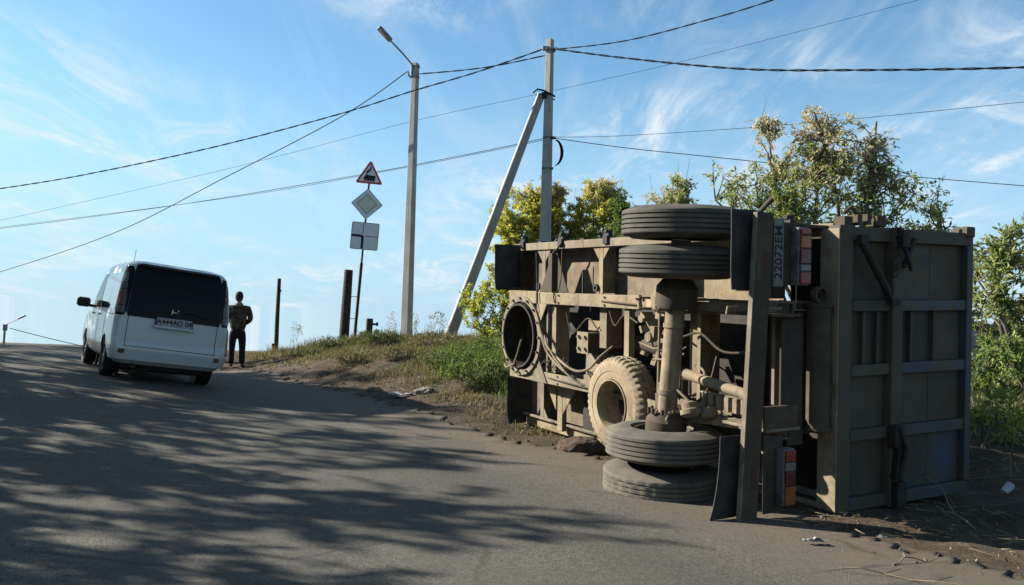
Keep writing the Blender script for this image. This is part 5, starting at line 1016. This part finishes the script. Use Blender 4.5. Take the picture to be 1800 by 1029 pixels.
for x, r_ in ((-.10, .028), (-.03, .03), (.04, .03), (.11, .03)): mb.prism([(x + r_ * math.cos(t), -.115 + r_ * math.sin(t)) for t in np.linspace(0, 6.28, 12, endpoint=False)], (0, .0, .009), (1, 0, 0), (0, 1, 0), (0, 0, .0015))
mb.build('train_symbol', M_INK, t_)
d_ = sign_plate(sgp(.807) + off, None, None, 'priority_road_sign', 'diamond shaped priority road sign with pale yellow centre, in the middle of the post')
q = .40; dia = [(-q, 0), (0, -q), (q, 0), (0, q)]
layer(d_, rpoly(dia, .03), -.006, .006, M_SGREY, 'backing'); layer(d_, rpoly(scl(dia, .96), .03), .001, .002, M_SWHITE, 'face'); layer(d_, rpoly(scl(dia, .64), .02), .004, .002, M_INK, 'border_line'); layer(d_, rpoly(scl(dia, .60), .02), .007, .002, M_SYEL, 'yellow_square')
s_ = sign_plate(sgp(.628) + off + sx * .02, None, None, 'road_direction_sign', 'square white plate showing the main road turning left, lowest on the post')
q = .345; sq = [(-q, -q), (q, -q), (q, q), (-q, q)]
layer(s_, rpoly(sq, .04), -.006, .006, M_SGREY, 'backing'); layer(s_, rpoly(scl(sq, .95), .03), .001, .002, M_SWHITE, 'face')
mb = MB(); P = [(-.325, .03), (-.1, .03), (-.06, .02), (-.03, -.005), (-.02, -.05), (-.02, -.32)]; Q = [(-.325, -.03), (-.12, -.03), (-.10, -.035), (-.085, -.05), (-.08, -.08), (-.08, -.32)]
mb.prism(P + Q[::-1], (0, 0, .004), (1, 0, 0), (0, 1, 0), (0, 0, .002)).build('main_road_arrow', M_INK, s_)
MB().prism([(-.058, .05), (-.043, .05), (-.043, .325), (-.058, .325)], (0, 0, .004), (1, 0, 0), (0, 1, 0), (0, 0, .002)).prism([(.0, -.008), (.32, -.008), (.32, .008), (.0, .008)], (0, 0, .004), (1, 0, 0), (0, 1, 0), (0, 0, .002)).build('side_road_lines', M_INK, s_)
# old posts
M_WOOD = two('tarred_wood', (.035, .028, .022), (.075, .06, .048), 12, .9, .7, 30, bd=.02)
tag(MB().tube([(-4.10, 21, .75), (-4.07, 21, 1.8), (-4.04, 21, 2.76)], [.125, .118, .105], 12).tube([(-4.0, 20.93, 2.1), (-3.8, 21.3, 2.12)], .008, 5).tube([(-4.05, 20.93, 1.55), (-3.85, 21.3, 1.57)], .008, 5).build('wooden_post', M_WOOD, None, smooth=35), 'thick tarred wooden post standing left of the sign post', 'post', 'old posts on the bank')
tag(MB().tube([(-6.56, 24, .3), (-6.57, 24, 1.5), (-6.56, 24, 2.63)], [.065, .06, .05], 9).tube([(-6.62, 23.95, .3), (-6.63, 23.95, .8)], .05, 7).tube([(-6.5, 23.95, 2.25), (-6.47, 23.9, 2.3)], .02, 6).build('wooden_post', M_WOOD, None, smooth=35), 'thin crooked wooden post alone between the man and the signs', 'post', 'old posts on the bank')
tag(MB().box((-3.40, 20.5, 1.25), (.15, .15, .66), (0, .03, .3)).box((-3.30, 20.45, 1.45), (.20, .05, .05), (0, .1, 0)).box((-3.2, 20.44, 1.45), (.05, .07, .09)).build('metal_stump', two('rusty_post', (.06, .045, .035), (.10, .07, .05), 10, .8, .3), None, bevel=.012), 'short square post with a stub arm just right of the sign post', 'post', 'old posts on the bank')

# ------------------------------------------------------------------ building far right
BM = empty('low_building', Matrix.Translation((34, 62, -3)) @ Matrix.Rotation(R(-20), 4, 'Z')); tag(BM, 'pale low building glimpsed through the leaves at the right edge', 'building')
M_BW = two('pale_wall', (.40, .40, .40), (.32, .32, .33), 2, .9, .1); M_BR = two('slate_roof', (.10, .12, .15), (.07, .08, .10), 2, .8, .1)
MB().bx(-9, 9, 0, 8, -6, 4.3).build('wall', M_BW, BM); MB().prism([(-9.5, 4.3), (9.5, 4.3), (9.5, 4.5), (0, 6.0), (-9.5, 4.5)], (0, -.4, 0), (1, 0, 0), (0, 0, 1), (0, 9, 0)).build('roof', M_BR, BM)
for x in (-7, -4.5, -2, .5, 3, 5.5): MB().bx(x, x + 1.4, -.06, -.01, 1.6, 3.2).build('window', M_GLASS, BM)

for i, (x, y, w_, h_, n_, m_, lab) in enumerate([(-.55, 14.2, .55, .42, 2600, (G_GREEN, L_GREEN, G_DARK), 'leafy green weed clump nearest the turntable ring of the trailer'), (-1.1, 15.6, .6, .32, 2400, (G_GREEN, G_DARK, L_GREEN), 'leafy green weed clump halfway up the bank, left of the shrub'),
    (-.2, 16.4, .6, .4, 2400, (L_GREEN, G_GREEN, G_DARK), 'leafy weed clump high on the bank below the green shrub'), (-3.0, 19.6, .55, .26, 2200, (G_GREEN, G_DARK, G_DARK), 'dark green weed clump below the short stump post'), (-4.0, 20.0, .5, .22, 1700, (G_GREEN, G_DARK, G_DRY), 'green weed clump at the foot of the tarred post'),
    (-2.2, 17.2, .5, .22, 1500, (G_BROWN, G_DARK, G_DRY), 'brownish weed clump in the middle of the bank'), (-3.2, 17.3, .4, .18, 1200, (G_BROWN, G_DRY, G_DARK), 'dry weed clump on the lower bank left of the middle'), (-1.6, 18.8, .6, .26, 1700, (G_DRY, G_BROWN, G_GREEN), 'dry mixed weed clump below the street lamp')]):
    z = G(x, y)
    tree('weed_clump', (x, y, z - .02), [((x, y, z + h_ * .55), (w_, w_ * .7, h_ * .6), 1)], lab, 'weed clumps on the bank', 'weeds', stems=9, nsub=60, ntwig=4, leaves=n_, lsize=.055, asp=.38, mats=m_, wts=(.45, .3, .25), seed=120 + i, twig=.13, trunk_r=.010, bark=M_TWIG)

# ------------------------------------------------------------------ small things on the verge
def lump(name, c, r_, mat, label, cat, seed, sq=(1, 1, 1), n=3, amp=.25, group=None):
    bm = bmesh.new(); bmesh.ops.create_icosphere(bm, subdivisions=n, radius=1)
    for v in bm.verts:
        k = 1 + amp * mnoise.noise(v.co * 1.6 + Vector((seed, seed, 0))) + amp * .4 * mnoise.noise(v.co * 5 + Vector((seed, 0, seed))); v.co = Vector((v.co.x * r_ * sq[0] * k, v.co.y * r_ * sq[1] * k, v.co.z * r_ * sq[2] * k))
    me = bpy.data.meshes.new(name); bm.to_mesh(me); bm.free(); me.materials.append(mat); o = bpy.data.objects.new(name, me); COL.objects.link(o); o.location = c; tag(o, label, cat, group); return o
M_RSOIL = two('reddish_soil', (.105, .066, .046), (.068, .045, .033), 12, .95, .8, 60, bd=.01)
lump('soil_heap', (.90, 10.25, G(.9, 10.25) - .02), .27, M_RSOIL, 'small conical reddish soil heap beside the lower front wheel of the trailer', 'soil heap', 3, (1.15, .8, .75), 4, .2)
for i, (x, y, r_, lab) in enumerate([(-1.35, 14.05, .13, 'pale lump of broken concrete half buried in the bank'), (-2.3, 14.7, .09, 'small stone at the foot of the bank left of the concrete lump'), (1.2, 9.45, .05, 'small stone at the asphalt edge near the grey tyres'), (2.9, 6.6, .035, 'white pebble on the asphalt edge below the tailgate')]):
    lump('stone', (x, y, G(x, y) + r_ * .15), r_, M_STONE, lab, 'stone', 10 + i, (1.4, .8, .6), 3, .35, 'loose stones')
def litter(name, c, s, mat, label, seed):
    n = 9; r = np.random.default_rng(seed); g = np.array([[(i / (n - 1) - .5, j / (n - 1) - .5) for j in range(n)] for i in range(n)]).reshape(-1, 2) * s
    z = .03 + .05 * np.abs(fnoise(g[:, 0] * 8, g[:, 1] * 8, .5, seed)); g = g + r.normal(size=g.shape) * .012
    V_ = np.c_[g[:, 0], g[:, 1], z]; V_ = np.concatenate([V_, V_ - np.array([0, 0, .004])]); i = np.arange(n * n).reshape(n, n); f = np.c_[i[:-1, :-1].ravel(), i[:-1, 1:].ravel(), i[1:, 1:].ravel(), i[1:, :-1].ravel()]
    o = np_mesh(name, V_, np.concatenate([f, f[:, ::-1] + n * n]), [mat], smooth=True); o.location = c; tag(o, label, 'litter'); return o
M_WPL = two('white_plastic', (.6, .6, .6), (.45, .45, .45), 12, .5, .2)
litter('plastic_bag', (-1.75, 14.0, G(-1.75, 14.0)), (.42, .14), M_WPL, 'crumpled white plastic bag lying at the edge of the bank', 3)
cup = MB().lathe([(.0, 0), (.035, 0), (.045, .11), (.048, .11), (.045, .115), (.042, .11), (.032, .01), (0, .008)], (0, 0, 0), (.8, .3, .6), 18).build('paper_cup', M_WPL, None, smooth=35); cup.location = (4.78, 8.25, G(4.78, 8.25) + .03); tag(cup, 'crushed white cup lying in the shaded soil right of the tailgate', 'cup')
litter('torn_wrapper', (2.25, 6.25, G(2.25, 6.25)), (.13, .04), M_WPL, 'torn pale wrapper on the asphalt below the tailgate', 5)
for i, (x, y, a, L, lab) in enumerate([(2.15, 5.55, -.35, .85, 'long pale dry stalk lying on the asphalt in the bottom right foreground'), (3.75, 6.85, 1.9, .55, 'upright leaning dry stalk on the dark soil right of the tailgate'), (4.3, 6.6, .2, .7, 'pale stick on reddish soil near the right edge'), (-.9, 13.6, 2.2, .45, 'short dark forked stick poking out of the bank'), (2.6, 5.75, .5, .45, 'thin dry twig beside the torn wrapper')]):
    z = G(x, y) + .03; r_ = random.Random(i); P = [Vector((x, y, z)) + Vector((math.cos(a + .15 * math.sin(k)), math.sin(a + .15 * math.sin(k)), 0)) * L * k / 6 + Vector((0, 0, .02 * math.sin(k * 1.7 + i) * 1 + (.06 * k if i in (1, 3) else 0))) for k in range(7)]
    mb = MB().tube(P, [.006 - .0006 * k for k in range(7)], 5)
    for k in (2, 4): mb.tube([P[k], P[k] + Vector((math.cos(a + .8), math.sin(a + .8), .1)) * L * .18], .003, 4)
    tag(mb.build('dry_stalk', two('dry_straw_%d' % i, (.30, .25, .16), (.22, .18, .11), 9, .9, 0) if i != 3 else M_WOOD, None), lab, 'stick', 'dry sticks on the ground')
tree('fallen_branch', (5.55, 9.7, G(5.55, 9.7)), [((5.7, 10.0, .62), (.45, .3, .22), 1)], 'light green leafy sprig lying at the foot of the bushes right of the tailgate', 'shrubs behind the trailer', 'plant', stems=4, nsub=10, ntwig=4, leaves=420, lsize=.11, asp=.4, mats=(L_YG, L_GREEN, L_OLIVE), wts=(.5, .3, .2), seed=77, twig=.2, trunk_r=.015)
for i, (x, y, lab) in enumerate([(-3.05, 22.0, 'thin tall weed left of the street lamp foot'), (-2.5, 22.0, 'thin tall weed right of the street lamp foot'), (-1.95, 21.4, 'tall dry weed left of the raking strut foot'), (-.85, 20.8, 'tall dry weed right of the raking strut foot'), (-5.6, 22.2, 'lone slender weed stalk on the crest near the thin post'), (-1.75, 21.0, 'pair of dry weed stalks in front of the raking strut foot')]):
    z = G(x, y)
    tree('weed_plant', (x, y, z), [((x, y, z + .42), (.14, .1, .30), 1)], lab, 'weeds on the bank crest', 'weed', stems=3, nsub=9, ntwig=3, leaves=170, lsize=.05, asp=.3, mats=(G_DRY, G_GREEN, G_BROWN), wts=(.4, .3, .3), seed=90 + i, twig=.16, trunk_r=.008, bark=M_TWIG)
